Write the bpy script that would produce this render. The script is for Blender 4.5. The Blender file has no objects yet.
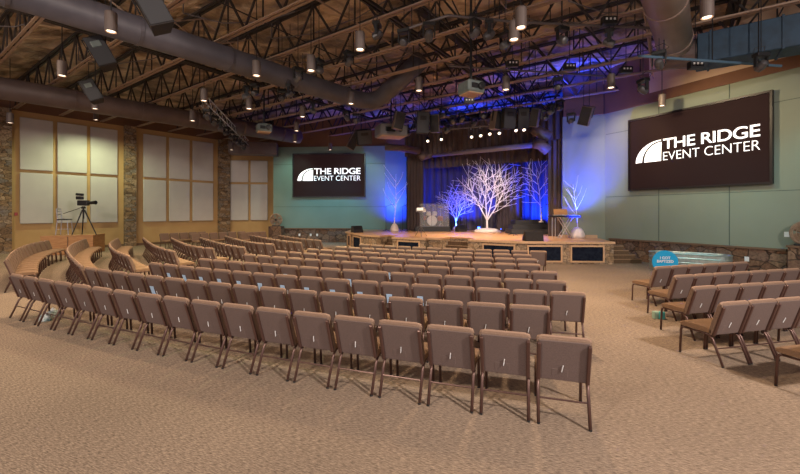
import bpy, math, random
import numpy as np
from mathutils import Vector, Matrix

# ------------------------------------------------------------------ camera, light, exposure
F, H, HY = 385.0, 2.05, 212.0          # focal length in px, eye height, horizon row
SC = bpy.context.scene
COL = SC.collection
cam_d = bpy.data.cameras.new('camera')
cam = bpy.data.objects.new('camera', cam_d)
COL.objects.link(cam)
cam.location = (0, 0, H)
cam.rotation_euler = (math.pi / 2, 0, 0)
cam_d.sensor_fit = 'HORIZONTAL'
cam_d.sensor_width = 36
cam_d.lens = 36 * F / 800
cam_d.shift_y = -(237 - HY) / 800
cam_d.clip_start = .1
cam_d.clip_end = 200
SC.camera = cam

SC.view_settings.view_transform = 'Standard'
SC.view_settings.look = 'None'
SC.view_settings.gamma = 1
SC.view_settings.exposure = 0.35
SC.view_settings.use_curve_mapping = False

world = bpy.data.worlds.new('world')
SC.world = world
world.use_nodes = True
bg = world.node_tree.nodes['Background']
bg.inputs[0].default_value = (.86, .84, 1.0, 1)
bg.inputs[1].default_value = .48


def lamp(kind, name, loc, target, power, color, size=.1, angle=100, blend=.6):
    d = bpy.data.lights.new(name, kind)
    d.energy = power
    d.color = color
    if kind == 'AREA':
        d.shape = 'RECTANGLE'
        d.size = size
        d.size_y = size
    else:
        d.shadow_soft_size = size
    if kind == 'SPOT':
        d.spot_size = math.radians(angle)
        d.spot_blend = blend
    o = bpy.data.objects.new(name, d)
    COL.objects.link(o)
    o.location = loc
    if target is not None:
        v = Vector(target) - Vector(loc)
        o.rotation_euler = v.to_track_quat('-Z', 'Y').to_euler()
    return o


WARM = (1, .72, .46)
# unseen area lights behind and beside the photographer, the left two added as fill
lamp('AREA', 'unseen_area_light', (7, -2.5, 6.6), (1, 6, 0), 980, (1, .87, .77), .5)
lamp('AREA', 'unseen_area_light', (-6, -2.5, 6.6), (-6, 8, 0), 520, (1, .84, .68), .6)
lamp('AREA', 'unseen_area_light', (-12, 7, 6.4), (-11, 12, 0), 200, (1, .80, .6), .6)
# blue stage wash
BLUE = (.005, .035, 1)

# ------------------------------------------------------------------ helpers


def P(x, y, z=0.0):
    Y = F * (H - z) / (y - HY)
    return ((x - 400) * Y / F, Y, z)


def D(x, y, Y):
    return ((x - 400) * Y / F, Y, H - (y - HY) * Y / F)


MATS = {}


def mat(name, color, rough=.7, metal=0.0, emit=None, estr=1.0, noise=None, bump=None, alpha=None, spec=None):
    m = bpy.data.materials.new(name)
    m.use_nodes = True
    nt = m.node_tree
    b = nt.nodes['Principled BSDF']
    c = tuple(color) + (1,)
    b.inputs['Base Color'].default_value = c
    b.inputs['Roughness'].default_value = rough
    b.inputs['Metallic'].default_value = metal
    if spec is not None:
        b.inputs['Specular IOR Level'].default_value = spec
    if emit:
        b.inputs['Emission Color'].default_value = tuple(emit) + (1,)
        b.inputs['Emission Strength'].default_value = estr
    if alpha is not None:
        b.inputs['Alpha'].default_value = alpha
    if noise or bump:
        tc = nt.nodes.new('ShaderNodeTexCoord')
        mp = nt.nodes.new('ShaderNodeMapping')
        nt.links.new(tc.outputs['Object'], mp.inputs[0])
        nz = nt.nodes.new('ShaderNodeTexNoise')
        nt.links.new(mp.outputs[0], nz.inputs['Vector'])
        sc_, c2, st = noise if noise else (bump[0], color, (1, 1, 1))
        mp.inputs['Scale'].default_value = st
        nz.inputs['Scale'].default_value = sc_
        nz.inputs['Detail'].default_value = 6
        if noise:
            rp = nt.nodes.new('ShaderNodeValToRGB')
            rp.color_ramp.elements[0].position = .35
            rp.color_ramp.elements[1].position = .65
            rp.color_ramp.elements[0].color = c
            rp.color_ramp.elements[1].color = tuple(c2) + (1,)
            nt.links.new(nz.outputs[0], rp.inputs[0])
            nt.links.new(rp.outputs[0], b.inputs['Base Color'])
        if bump:
            bp = nt.nodes.new('ShaderNodeBump')
            bp.inputs['Strength'].default_value = bump[1]
            bp.inputs['Distance'].default_value = bump[2] if len(bump) > 2 else .02
            nt.links.new(nz.outputs[0], bp.inputs['Height'])
            nt.links.new(bp.outputs[0], b.inputs['Normal'])
    MATS[name] = m
    return m


def stone_mat(name, cols, scale=3.5, stretch=(1, 1, 1.5)):
    m = bpy.data.materials.new(name)
    m.use_nodes = True
    nt = m.node_tree
    b = nt.nodes['Principled BSDF']
    b.inputs['Roughness'].default_value = .85
    tc = nt.nodes.new('ShaderNodeTexCoord')
    mp = nt.nodes.new('ShaderNodeMapping')
    mp.inputs['Scale'].default_value = stretch
    nt.links.new(tc.outputs['Object'], mp.inputs[0])
    nz = nt.nodes.new('ShaderNodeTexNoise')
    nz.inputs['Scale'].default_value = 3
    nt.links.new(mp.outputs[0], nz.inputs['Vector'])
    mx = nt.nodes.new('ShaderNodeMixRGB')
    mx.inputs[0].default_value = .12
    nt.links.new(mp.outputs[0], mx.inputs[1])
    nt.links.new(nz.outputs['Color'], mx.inputs[2])
    v = nt.nodes.new('ShaderNodeTexVoronoi')
    v.inputs['Scale'].default_value = scale
    nt.links.new(mx.outputs[0], v.inputs['Vector'])
    ve = nt.nodes.new('ShaderNodeTexVoronoi')
    ve.feature = 'DISTANCE_TO_EDGE'
    ve.inputs['Scale'].default_value = scale
    nt.links.new(mx.outputs[0], ve.inputs['Vector'])
    sep = nt.nodes.new('ShaderNodeSeparateColor')
    nt.links.new(v.outputs['Color'], sep.inputs[0])
    rp = nt.nodes.new('ShaderNodeValToRGB')
    e = rp.color_ramp.elements
    e[0].color = tuple(cols[0]) + (1,)
    e[1].color = tuple(cols[-1]) + (1,)
    for i, cc in enumerate(cols[1:-1]):
        n = e.new((i + 1) / (len(cols) - 1))
        n.color = tuple(cc) + (1,)
    nt.links.new(sep.outputs[0], rp.inputs[0])
    n2 = nt.nodes.new('ShaderNodeTexNoise')
    n2.inputs['Scale'].default_value = 14
    n2.inputs['Detail'].default_value = 5
    nt.links.new(tc.outputs['Object'], n2.inputs['Vector'])
    mr0 = nt.nodes.new('ShaderNodeMapRange')
    mr0.inputs['From Min'].default_value = .3
    mr0.inputs['From Max'].default_value = .7
    mr0.inputs['To Min'].default_value = .55
    mr0.inputs['To Max'].default_value = 1.35
    nt.links.new(n2.outputs[0], mr0.inputs['Value'])
    m1 = nt.nodes.new('ShaderNodeMixRGB')
    m1.blend_type = 'MULTIPLY'
    m1.inputs[0].default_value = 1
    nt.links.new(rp.outputs[0], m1.inputs[1])
    nt.links.new(mr0.outputs[0], m1.inputs[2])
    mr = nt.nodes.new('ShaderNodeMapRange')
    mr.inputs['From Max'].default_value = .05
    mr.inputs['To Min'].default_value = .25
    nt.links.new(ve.outputs[0], mr.inputs['Value'])
    m2 = nt.nodes.new('ShaderNodeMixRGB')
    m2.blend_type = 'MULTIPLY'
    m2.inputs[0].default_value = 1
    nt.links.new(m1.outputs[0], m2.inputs[1])
    nt.links.new(mr.outputs[0], m2.inputs[2])
    nt.links.new(m2.outputs[0], b.inputs['Base Color'])
    bp = nt.nodes.new('ShaderNodeBump')
    bp.inputs['Strength'].default_value = .7
    bp.inputs['Distance'].default_value = .04
    nt.links.new(mr.outputs[0], bp.inputs['Height'])
    nt.links.new(bp.outputs[0], b.inputs['Normal'])
    MATS[name] = m
    return m


def carpet_mat():
    m = bpy.data.materials.new('carpet')
    m.use_nodes = True
    nt = m.node_tree
    b = nt.nodes['Principled BSDF']
    b.inputs['Roughness'].default_value = .95
    b.inputs['Specular IOR Level'].default_value = .15
    tc = nt.nodes.new('ShaderNodeTexCoord')
    mp = nt.nodes.new('ShaderNodeMapping')
    mp.inputs['Scale'].default_value = (16, 85, 1)
    m0 = nt.nodes.new('ShaderNodeMapping')
    m0.inputs['Rotation'].default_value = (0, 0, math.radians(21))
    nt.links.new(tc.outputs['Object'], m0.inputs[0])
    nt.links.new(m0.outputs[0], mp.inputs[0])
    n1 = nt.nodes.new('ShaderNodeTexNoise')
    n1.inputs['Scale'].default_value = 1.2
    n1.inputs['Detail'].default_value = 8
    n1.inputs['Roughness'].default_value = .7
    nt.links.new(mp.outputs[0], n1.inputs['Vector'])
    rp = nt.nodes.new('ShaderNodeValToRGB')
    rp.color_ramp.elements[0].position = .36
    rp.color_ramp.elements[0].color = (.115, .085, .066, 1)
    rp.color_ramp.elements[1].position = .64
    rp.color_ramp.elements[1].color = (.44, .335, .25, 1)
    nt.links.new(n1.outputs[0], rp.inputs[0])
    n2 = nt.nodes.new('ShaderNodeTexNoise')
    n2.inputs['Scale'].default_value = .35
    nt.links.new(tc.outputs['Object'], n2.inputs['Vector'])
    mr = nt.nodes.new('ShaderNodeMapRange')
    mr.inputs['From Min'].default_value = .3
    mr.inputs['From Max'].default_value = .7
    mr.inputs['To Min'].default_value = .85
    mr.inputs['To Max'].default_value = 1.12
    nt.links.new(n2.outputs[0], mr.inputs['Value'])
    mx = nt.nodes.new('ShaderNodeMixRGB')
    mx.blend_type = 'MULTIPLY'
    mx.inputs[0].default_value = 1
    nt.links.new(rp.outputs[0], mx.inputs[1])
    nt.links.new(mr.outputs[0], mx.inputs[2])
    nt.links.new(mx.outputs[0], b.inputs['Base Color'])
    bp = nt.nodes.new('ShaderNodeBump')
    bp.inputs['Strength'].default_value = .25
    bp.inputs['Distance'].default_value = .006
    nt.links.new(n1.outputs[0], bp.inputs['Height'])
    nt.links.new(bp.outputs[0], b.inputs['Normal'])
    return m


M_CARPET = carpet_mat()
M_SEAT = mat('seat_fabric', (.215, .125, .07), .9, noise=(60, (.265, .155, .088), (1, 1, 1)))
M_BACK = mat('back_fabric', (.135, .093, .082), .85, noise=(90, (.165, .115, .10), (1, 1, 1)))
M_PAD = mat('backrest_fabric', (.20, .128, .09), .9, noise=(60, (.24, .155, .108), (1, 1, 1)))
M_WELT = mat('welt_fabric', (.33, .21, .145), .85)
M_FRAME = mat('bronze_frame', (.115, .06, .048), .35, .4)
M_BLACKR = mat('black_rubber', (.015, .015, .015), .6)
M_WHITE = mat('white_plastic', (.8, .8, .8), .5)
M_PAPER = mat('paper', (.45, .65, .92), .8)
M_OCHRE = mat('ochre_paint', (.48, .295, .125), .8, noise=(1.3, (.52, .33, .145), (1, 1, 1)))
M_ACOU = mat('acoustic_fabric', (.52, .48, .46), .9, noise=(2, (.55, .51, .485), (1, 1, 1)))
M_GREEN = mat('green_wall_paint', (.17, .25, .215), .75, noise=(.8, (.185, .27, .235), (1, 1, 1)))
M_GREYG = mat('grey_green_paint', (.225, .26, .20), .75, noise=(.8, (.24, .275, .215), (1, 1, 1)))
M_GROOVE = mat('groove', (.09, .12, .10), .9)
M_BROWN = mat('brown_bulkhead', (.15, .07, .04), .8, noise=(1, (.18, .085, .048), (1, 1, 1)))
M_TAN = mat('tan_soffit', (.55, .40, .29), .8)
M_DARK = mat('dark_wall', (.035, .025, .03), .9)
M_STONEC = stone_mat('column_stone', [(.14, .085, .05), (.31, .19, .10), (.20, .165, .14), (.40, .27, .16)], 3.0, (1, 1, 2.2))
M_STONEB = stone_mat('wainscot_stone', [(.09, .045, .03), (.21, .11, .06), (.14, .10, .085), (.27, .16, .09)], 2.6, (1, 1, 1.3))
M_STONES = stone_mat('stage_stone', [(.22, .14, .08), (.36, .24, .14), (.28, .21, .15), (.45, .32, .2)], 4.5, (1, 1, 1.6))
M_CAPL = mat('step_nosing_brown', (.30, .19, .11), .8)
M_CAP = mat('stone_cap', (.17, .10, .06), .8)
M_WOOD = mat('stage_wood', (.50, .26, .115), .35, noise=(2.0, (.60, .34, .16), (1, 9, 1)))
M_WOODL = mat('light_wood', (.55, .34, .19), .5, noise=(4, (.62, .40, .24), (6, 1, 1)))
M_BOXW = mat('platform_wood', (.36, .17, .06), .5, noise=(3, (.47, .24, .09), (1, 1, 6)))
M_NAVY = mat('navy_panel_and_gap', (.006, .008, .02), .9, noise=(8, (.014, .02, .035), (1, 1, 1)), spec=.1)
M_STEP = mat('step_carpet', (.10, .06, .035), .9, noise=(20, (.15, .09, .05), (1, 1, 1)))
M_CURT = mat('brown_curtain', (.06, .042, .042), .85, noise=(3, (.085, .06, .056), (4, 4, .4)))
M_BCURT = mat('back_curtain', (.055, .045, .055), .8, noise=(3, (.08, .065, .075), (4, 4, .4)))
M_SCREEN = mat('screen_black', (.016, .008, .008), .7, emit=(.02, .009, .008), estr=.5, spec=.1)
M_SFRAME = mat('screen_frame', (.015, .01, .01), .4)
M_LOGO = mat('projected_white', (.9, .9, .9), .6, emit=(1, .98, .97), estr=.85)
M_DUCT = mat('duct_metal', (.075, .068, .082), .5, .1, noise=(2, (.095, .085, .10), (1, 1, 1)), spec=.35)
M_DUCTB = mat('brown_duct', (.10, .07, .066), .55, .1, noise=(2, (.13, .092, .086), (1, 1, 1)))
M_DBLUE = mat('blue_duct', (.012, .035, .065), .6, 0, noise=(4, (.02, .055, .10), (1, 1, 1)))
M_CHORD = mat('tan_lit_steel', (.29, .195, .14), .6)  # steel colour lightened to stand for tan light on the undersides
M_WEB = mat('joist_web', (.03, .022, .02), .6, .1)
M_BLACK = mat('black_metal', (.02, .02, .022), .45, .3)
M_GREYP = mat('grey_pipe', (.13, .11, .11), .5, .3)
M_SPK = mat('speaker_black', (.03, .026, .026), .8, noise=(40, (.045, .04, .04), (1, 1, 1)), spec=.2)
M_SPKT = mat('speaker_tan', (.16, .11, .08), .6)
M_CAN = mat('pendant_can', (.12, .09, .08), .5, .1)
M_LENS = mat('lit_lens', (1, .9, .8), .4, emit=(1, .80, .58), estr=2.6)
M_LENSG = mat('lit_lens_green', (.8, 1, .9), .4, emit=(.75, 1, .75), estr=3)
M_REFL = mat('reflector', (.5, .36, .28), .25, .7)
M_PROJ = mat('projector_shell', (.12, .15, .145), .5, noise=(6, (.17, .20, .19), (1, 1, 1)))
M_PROJT = mat('projector_underside', (.42, .27, .17), .6)
M_HEAD = mat('lamp_head_grey', (.09, .085, .09), .4, .4)
M_SILVER = mat('silver_metal', (.60, .58, .60), .3, .7)
M_TREE = mat('white_bark', (.85, .80, .84), .7)
M_SNOW = mat('cotton_snow', (.75, .68, .68), .9, bump=(7, .8, .08))
M_GALV = mat('galvanized', (.34, .40, .38), .35, .7, noise=(9, (.46, .52, .49), (1, 1, 1)))
M_SIGN = mat('cyan_sign', (.0, .29, .55), .6, emit=(0, .25, .5), estr=.12)
M_DRUM = mat('drum_shell', (.75, .70, .68), .4)
M_RED = mat('red_enamel', (.35, .03, .03), .4)
M_BRASS = mat('cymbal_brass', (.5, .34, .12), .3, .9)
M_ACR = mat('clear_acrylic', (.8, .85, .9), .1, alpha=.12)
M_BLUEL = mat('blue_led', (.02, .05, 1), .4, emit=(.03, .10, 1), estr=12)
M_TEALB = mat('teal_box', (.08, .42, .42), .6)
M_WICK = mat('fan_blade_brown', (.22, .13, .08), .6, noise=(7, (.36, .25, .17), (1, 1, 1)))


class MB:
    def __init__(s):
        s.v = []
        s.f = []

    def add(s, vs, fs, mt=None):
        n = len(s.v)
        for p in vs:
            p = Vector(p)
            if mt is not None:
                p = mt @ p
            s.v.append(tuple(p))
        for f in fs:
            s.f.append(tuple(i + n for i in f))
        return s

    def box(s, c, d, mt=None, bev=0.0):
        hx, hy, hz = d[0] / 2, d[1] / 2, d[2] / 2
        if bev <= 0:
            vs = [(c[0] + a * hx, c[1] + b * hy, c[2] + e * hz) for e in (-1, 1) for b in (-1, 1) for a in (-1, 1)]
            return s.add(vs, [(0, 2, 3, 1), (4, 5, 7, 6), (0, 1, 5, 4), (2, 6, 7, 3), (0, 4, 6, 2), (1, 3, 7, 5)], mt)
        b = min(bev, hx * .95, hy * .95, hz * .95)
        vs = []
        idx = {}
        for sx in (-1, 1):
            for sy in (-1, 1):
                for sz in (-1, 1):
                    for ax in range(3):
                        q = [sx * (hx - b), sy * (hy - b), sz * (hz - b)]
                        q[ax] = (sx * hx, sy * hy, sz * hz)[ax]
                        idx[(sx, sy, sz, ax)] = len(vs)
                        vs.append((c[0] + q[0], c[1] + q[1], c[2] + q[2]))
        fs = []
        for ax in range(3):
            o1, o2 = (ax + 1) % 3, (ax + 2) % 3
            for sg in (-1, 1):
                q = []
                for a1, a2 in ((-1, -1), (1, -1), (1, 1), (-1, 1)):
                    k = [0, 0, 0]
                    k[ax] = sg
                    k[o1] = a1
                    k[o2] = a2
                    q.append(idx[(k[0], k[1], k[2], ax)])
                fs.append(tuple(q if sg > 0 else q[::-1]))
            for a1 in (-1, 1):
                for a2 in (-1, 1):
                    k1 = [0, 0, 0]
                    k1[ax] = -1
                    k1[o1] = a1
                    k1[o2] = a2
                    k2 = list(k1)
                    k2[ax] = 1
                    q = (idx[tuple(k1) + (o1,)], idx[tuple(k2) + (o1,)], idx[tuple(k2) + (o2,)], idx[tuple(k1) + (o2,)])
                    fs.append(q if a1 * a2 > 0 else q[::-1])
        for sx in (-1, 1):
            for sy in (-1, 1):
                for sz in (-1, 1):
                    q = tuple(idx[(sx, sy, sz, a)] for a in range(3))
                    fs.append(q if sx * sy * sz > 0 else q[::-1])
        return s.add(vs, fs, mt)

    def tube(s, pts, r, n=8, mt=None, cap=True, closed=False):
        pts = [Vector(p) for p in pts]
        rs = r if isinstance(r, (list, tuple)) else [r] * len(pts)
        vs, fs = [], []
        ref = None
        m = len(pts)
        for i, p in enumerate(pts):
            if closed:
                t = pts[(i + 1) % m] - pts[i - 1]
            else:
                t = pts[min(i + 1, m - 1)] - pts[max(i - 1, 0)]
            t.normalize()
            if ref is None:
                ref = Vector((0, 0, 1)) if abs(t.z) < .9 else Vector((1, 0, 0))
            u = t.cross(ref)
            if u.length < 1e-4:
                u = t.orthogonal()
            u.normalize()
            w = u.cross(t)
            w.normalize()
            ref = w
            for k in range(n):
                a = 2 * math.pi * k / n
                vs.append(p + u * math.cos(a) * rs[i] + w * math.sin(a) * rs[i])
        for i in range(m if closed else m - 1):
            j = (i + 1) % m
            for k in range(n):
                k2 = (k + 1) % n
                fs.append((i * n + k, j * n + k, j * n + k2, i * n + k2))
        if cap and not closed:
            fs.append(tuple(range(n)))
            fs.append(tuple(range((m - 1) * n, m * n))[::-1])
        return s.add(vs, fs, mt)

    def lathe(s, prof, n=16, mt=None, c=(0, 0, 0), cap=True):
        vs, fs = [], []
        m = len(prof)
        for r, z in prof:
            for k in range(n):
                a = 2 * math.pi * k / n
                vs.append((c[0] + r * math.cos(a), c[1] + r * math.sin(a), c[2] + z))
        for i in range(m - 1):
            for k in range(n):
                k2 = (k + 1) % n
                fs.append((i * n + k, i * n + k2, (i + 1) * n + k2, (i + 1) * n + k))
        if cap:
            fs.append(tuple(range(n))[::-1])
            fs.append(tuple(range((m - 1) * n, m * n)))
        return s.add(vs, fs, mt)

    def prism(s, poly, z0, z1, mt=None):
        n = len(poly)
        vs = [(p[0], p[1], z0) for p in poly] + [(p[0], p[1], z1) for p in poly]
        fs = [tuple(range(n))[::-1], tuple(range(n, 2 * n))]
        for i in range(n):
            j = (i + 1) % n
            fs.append((i, j, n + j, n + i))
        return s.add(vs, fs, mt)

    def wall(s, a, b, z0, z1, th, side=1):
        """a straight slab from a to b in plan, thickness th behind it"""
        a = Vector((a[0], a[1]))
        b = Vector((b[0], b[1]))
        t = (b - a).normalized()
        nn = Vector((-t.y, t.x)) * th * side
        return s.prism([a, b, b + nn, a + nn] if side > 0 else [b, a, a + nn, b + nn], z0, z1)

    def build(s, name, m, parent=None, smooth=False, loc=None, rot=None, fix=True):
        me = bpy.data.meshes.new(name)
        me.from_pydata(s.v, [], s.f)
        me.update()
        if smooth:
            for p in me.polygons:
                p.use_smooth = True
        me.materials.append(m)
        o = bpy.data.objects.new(name, me)
        COL.objects.link(o)
        if parent:
            o.parent = parent
        if loc:
            o.location = loc
        if rot:
            o.rotation_euler = rot
        return o


def tag(o, label=None, cat=None, group=None, kind=None):
    if label:
        o['label'] = label
    if cat:
        o['category'] = cat
    if group:
        o['group'] = group
    if kind:
        o['kind'] = kind
    return o


def thing(name, label, cat, loc=(0, 0, 0), rotz=0.0, group=None, rot=None):
    o = bpy.data.objects.new(name, None)
    o.empty_display_size = .1
    COL.objects.link(o)
    o.location = loc
    o.rotation_euler = rot if rot is not None else (0, 0, rotz)
    return tag(o, label, cat, group)


def struct(o):
    o['kind'] = 'structure'
    return o


def children(o):
    return CH.get(o.name, [])


CH = {}


def register(root):
    kids = [x for x in COL.objects if x.parent == root]
    CH[root.name] = kids
    for k in kids:
        register(k)


def dup(root, loc, rot, label, group=None):
    r = root.copy()
    COL.objects.link(r)
    r.location = loc
    r.rotation_euler = rot
    r['label'] = label
    if group:
        r['group'] = group
    for k in children(root):
        c = k.copy()
        COL.objects.link(c)
        c.parent = r
        for g in children(k):
            d = g.copy()
            COL.objects.link(d)
            d.parent = c
    return r


def R4(ax, deg):
    return Matrix.Rotation(math.radians(deg), 4, ax)


def TR(x, y, z):
    return Matrix.Translation((x, y, z))


ORD = ['first', 'second', 'third', 'fourth', 'fifth', 'sixth', 'seventh', 'eighth', 'ninth', 'tenth', 'eleventh',
       'twelfth', 'thirteenth', 'fourteenth', 'fifteenth', 'sixteenth', 'seventeenth', 'eighteenth', 'nineteenth', 'twentieth']

# ------------------------------------------------------------------ setting
Z_TOP = 6.5      # top of the painted walls
Z_DECK = 8.75    # underside of roof insulation
ROOF_HI = 9.0

fl = MB()
fl.prism([(-34, -6), (26, -6), (26, 32), (-34, 32)], -.2, 0)
struct(fl.build('floor', M_CARPET))


def on(p0, d, x):
    """parameter along wall p0 + t d where picture column x meets it"""
    k = (x - 400) / F
    return (p0[0] - k * p0[1]) / (k * d[1] - d[0])


# left wall
LP, LD = (-19.4, 19.57), (.6302, .7764)
LN = (LD[1], -LD[0])          # into the room


def lw(t, off=0.0):
    return (LP[0] + LD[0] * t + LN[0] * off, LP[1] + LD[1] * t + LN[1] * off)


tL1 = on(LP, LD, 228)
w = MB()
w.wall(lw(-16), lw(tL1 + .1), 0, 7.2, .3)
left = struct(w.build('wall_left', M_OCHRE))
w = MB()
w.wall(lw(-16), lw(tL1 + .1), 7.2, ROOF_HI, .3)
struct(w.build('wall_left_upper', M_BROWN))
# alcove wall
C1, C2 = lw(tL1), (-9.2, 28.3)
w = MB()
w.wall(C1, C2, 0, 6.2, .3)
struct(w.build('wall_alcove', M_OCHRE))
w = MB()
w.wall(C1, C2, 6.2, ROOF_HI, .3)
struct(w.build('wall_alcove_upper', M_BROWN))
# screen wall
S0, S1, S2 = (-8.72, 26.5), (-1.0, 25.9), (.5, 25.2)
w = MB()
w.wall(S0, S1, 0, Z_TOP, .35)
w.wall((-9.05, 28.6), (-8.72, 26.5), 0, Z_TOP, .3)
struct(w.build('wall_screen_side', M_GREEN))
w = MB()
w.wall(S1, (.45, 26.8), 0, Z_TOP, .3)
struct(w.build('wall_niche', M_GREEN))
w = MB()
w.wall((S0[0], S0[1] + .1), (S1[0] + 1.6, S1[1] + .1), Z_TOP, ROOF_HI, .3)
struct(w.build('wall_screen_side_upper', M_BROWN))
# right wall
RP, RD = (9.32, 17.5), (.4612, -.8873)
RN = (-RD[1] * -1, -RD[0])
RN = (-.8873, -.4612)


def rw(t, off=0.0):
    return (RP[0] + RD[0] * t + RN[0] * off, RP[1] + RD[1] * t + RN[1] * off)


w = MB()
w.wall(rw(0), rw(19), 0, Z_TOP, .3)
struct(w.build('wall_right', M_GREYG))
w = MB()
tq = on(RP, RD, 650)
w.wall(rw(0, .05), rw(tq, .05), 6.9, ROOF_HI, .3)
w.wall(rw(0, .05), rw(19, .05), Z_TOP, 6.9, .3)
struct(w.build('wall_right_upper', M_BROWN))
w = MB()
w.wall(rw(tq, .05), rw(19, .05), 6.9, ROOF_HI, .3)
struct(w.build('trim_1', M_TAN))
# short wall beside the stage opening
w = MB()
w.wall((7.62, 18.05), rw(0), 0, Z_TOP, .3)
struct(w.build('wall_stage_side', M_GREYG))
w = MB()
w.wall((7.62, 17.95), rw(0, .1), Z_TOP, ROOF_HI, .3)
struct(w.build('wall_stage_side_upper', M_BROWN))
w = MB()
w.wall((-9, 30.2), (26, 30.2), 0, ROOF_HI, .3)
w.wall((10.4, 30.2), (10.4, 17.6), 0, ROOF_HI, .3)
struct(w.build('wall_back', M_DARK))
# paint joints in right wall and screen wall
g = MB()
for z in (2.72, 5.55):
    g.wall(rw(.05, .006), rw(14, .006), z, z + .02, .006)
for x in (658.5, 729):
    t = on(RP, RD, x)
    g.wall(rw(t, .008), rw(t + .025, .008), .85, Z_TOP, .008)
struct(g.build('trim_2', M_GROOVE))
g = MB()
for z in (2.4, 5.3):
    g.wall((S0[0], S0[1] - .008), (S1[0], S1[1] - .008), z, z + .02, .006)
struct(g.build('trim_3', M_GROOVE))

# roof insulation
random.seed(4)
rf = MB()
NX, NY = 120, 76
vs = []
for j in range(NY + 1):
    for i in range(NX + 1):
        x = -34 + 60 * i / NX
        y = -6 + 38 * j / NY
        d = x * .577 + y * .817
        ph = (d - 2.85) / 1.77
        sag = -.22 * abs(math.sin(math.pi * ph)) + random.uniform(-.09, .09)
        vs.append((x, y, Z_DECK + sag))
fs = []
for j in range(NY):
    for i in range(NX):
        a = j * (NX + 1) + i
        fs.append((a, a + NX + 1, a + NX + 2, a + 1))
rf.add(vs, fs)
M_INS = mat('roof_insulation', (.16, .108, .075), .5, noise=(.9, (.60, .44, .30), (1, 1.8, 1)), bump=(1.4, 1.0, .7))  # lighter noise colour paints in the broad tan highlights of the sheen
ce = rf.build('ceiling', M_INS, smooth=True)
md = ce.modifiers.new('s', 'SOLIDIFY')
md.thickness = .08
md.offset = 1
struct(ce)

# fabric panels on left walls
def acoustic(t0, t1, z0, z1, label, wallp, name='acoustic_panel'):
    a = wallp(t0, .02)
    b = wallp(t1, .02)
    L = math.hypot(b[0] - a[0], b[1] - a[1])
    rz = math.atan2(b[1] - a[1], b[0] - a[0])
    m = MB()
    m.box((L / 2, -.06, (z1 - z0) / 2), (L, .1, z1 - z0), bev=.02)
    o = m.build(name, M_ACOU, loc=(a[0], a[1], z0), rot=(0, 0, rz))
    tag(o, label, 'wall panel', 'beige fabric wall panels')


AD = Vector((C2[0] - C1[0], C2[1] - C1[1])).normalized()


def aw(t, off=0.0):
    return (C1[0] + AD.x * t + AD.y * off, C1[1] + AD.y * t - AD.x * off)


bays = [('left bay', [(19.5, 52.7), (57, 86.5), (90, 117)], LP, (LD[0], LD[1]), lw, 6.88),
        ('middle bay', [(142.8, 165.5), (168.7, 189), (192, 212.5)], LP, (LD[0], LD[1]), lw, 6.88),
        ('alcove bay', [(231, 248.6), (251, 268)], C1, (AD.x, AD.y), aw, 5.8)]
for bn, cols, p0, dd, fn, zt in bays:
    for i, (xa, xb) in enumerate(cols):
        ta, tb = on(p0, dd, xa), on(p0, dd, xb)
        nm = ['left', 'centre', 'right'][i] if len(cols) == 3 else ['left', 'right'][i]
        acoustic(ta, tb, 1.45, 4.07, 'lower %s beige fabric wall panel in the %s of the ochre wall' % (nm, bn), fn)
        acoustic(ta, tb, 4.22, zt, 'upper %s beige fabric wall panel in the %s of the ochre wall' % (nm, bn), fn)

# stone columns on left wall
for xa, xb, lab in ((-40, 11, 'at the left edge of the photo'), (123.5, 134.5, 'between the left and middle bays'),
                    (217.5, 228, 'at the alcove corner, furthest of three')):
    ta, tb = on(LP, LD, xa), on(LP, LD, xb)
    m = MB()
    m.wall(lw(ta, .35), lw(tb, .35), 0, 7.2, .33)
    tag(m.build('stone_column', M_STONEC), 'stacked stone column ' + lab, 'column', 'stone columns on the left wall')

# stone wainscots
m = MB()
t1 = on(RP, RD, 788.5)
m.wall(rw(.3, .14), rw(t1, .14), 0, .83, .14)
st = m.build('trim_4', M_STONEB)
struct(st)
m = MB()
m.wall(rw(.3, .2), rw(t1, .2), .83, .89, .2)
struct(m.build('trim_5', M_CAP))
m = MB()
m.wall(rw(t1 + .12, .45), rw(t1 + 4, .45), 0, .98, .45)
struct(m.build('trim_6', M_STONEB))
m = MB()
m.wall(rw(t1 + .1, .5), rw(t1 + 4, .5), .98, 1.04, .5)
struct(m.build('trim_7', M_CAP))
m = MB()
m.wall((-8.5, 26.25), (-3.0, 25.85), 0, .9, .22)
struct(m.build('trim_8', M_STONEB))
m = MB()
m.wall((-8.5, 26.18), (-3.0, 25.78), .9, .96, .28)
struct(m.build('trim_9', M_CAP))
m = MB()
m.wall((-8.75, 25.6), (-7.9, 25.55), 0, 1.1, .6)
struct(m.build('trim_10', M_STONEB))
# baseboards
m = MB()
m.wall(lw(-10, .02), lw(tL1, .02), 0, .14, .02)
struct(m.build('baseboard_left', M_CAP))

# ------------------------------------------------------------------ stage
ZS = .878
front = [(-3.2, 23.0), (-1.98, 20.0), (-.95, 18.95), (-.55, 19.65), (-.05, 19.3), (-.35, 18.05), (1.15, 17.1),
         (1.2, 17.6), (1.83, 17.15), (2.35, 18.05), (3.4, 17.4), (2.9, 16.5), (4.85, 15.25), (8.37, 15.08)]
back_ = [(8.95, 17.6), (7.4, 18.2), (9.6, 22.5), (9.6, 27), (-.9, 27), (-.9, 25.85), (-3.2, 25.85)]
stage = thing('stage', 'long raised wooden stage with stone front and light wood edge below the dark curtains', 'stage', (0, 0, 0))
m = MB()
m.prism(front + back_, 0, ZS - .07)
m.build('stone_face', M_STONES, stage)


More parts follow.
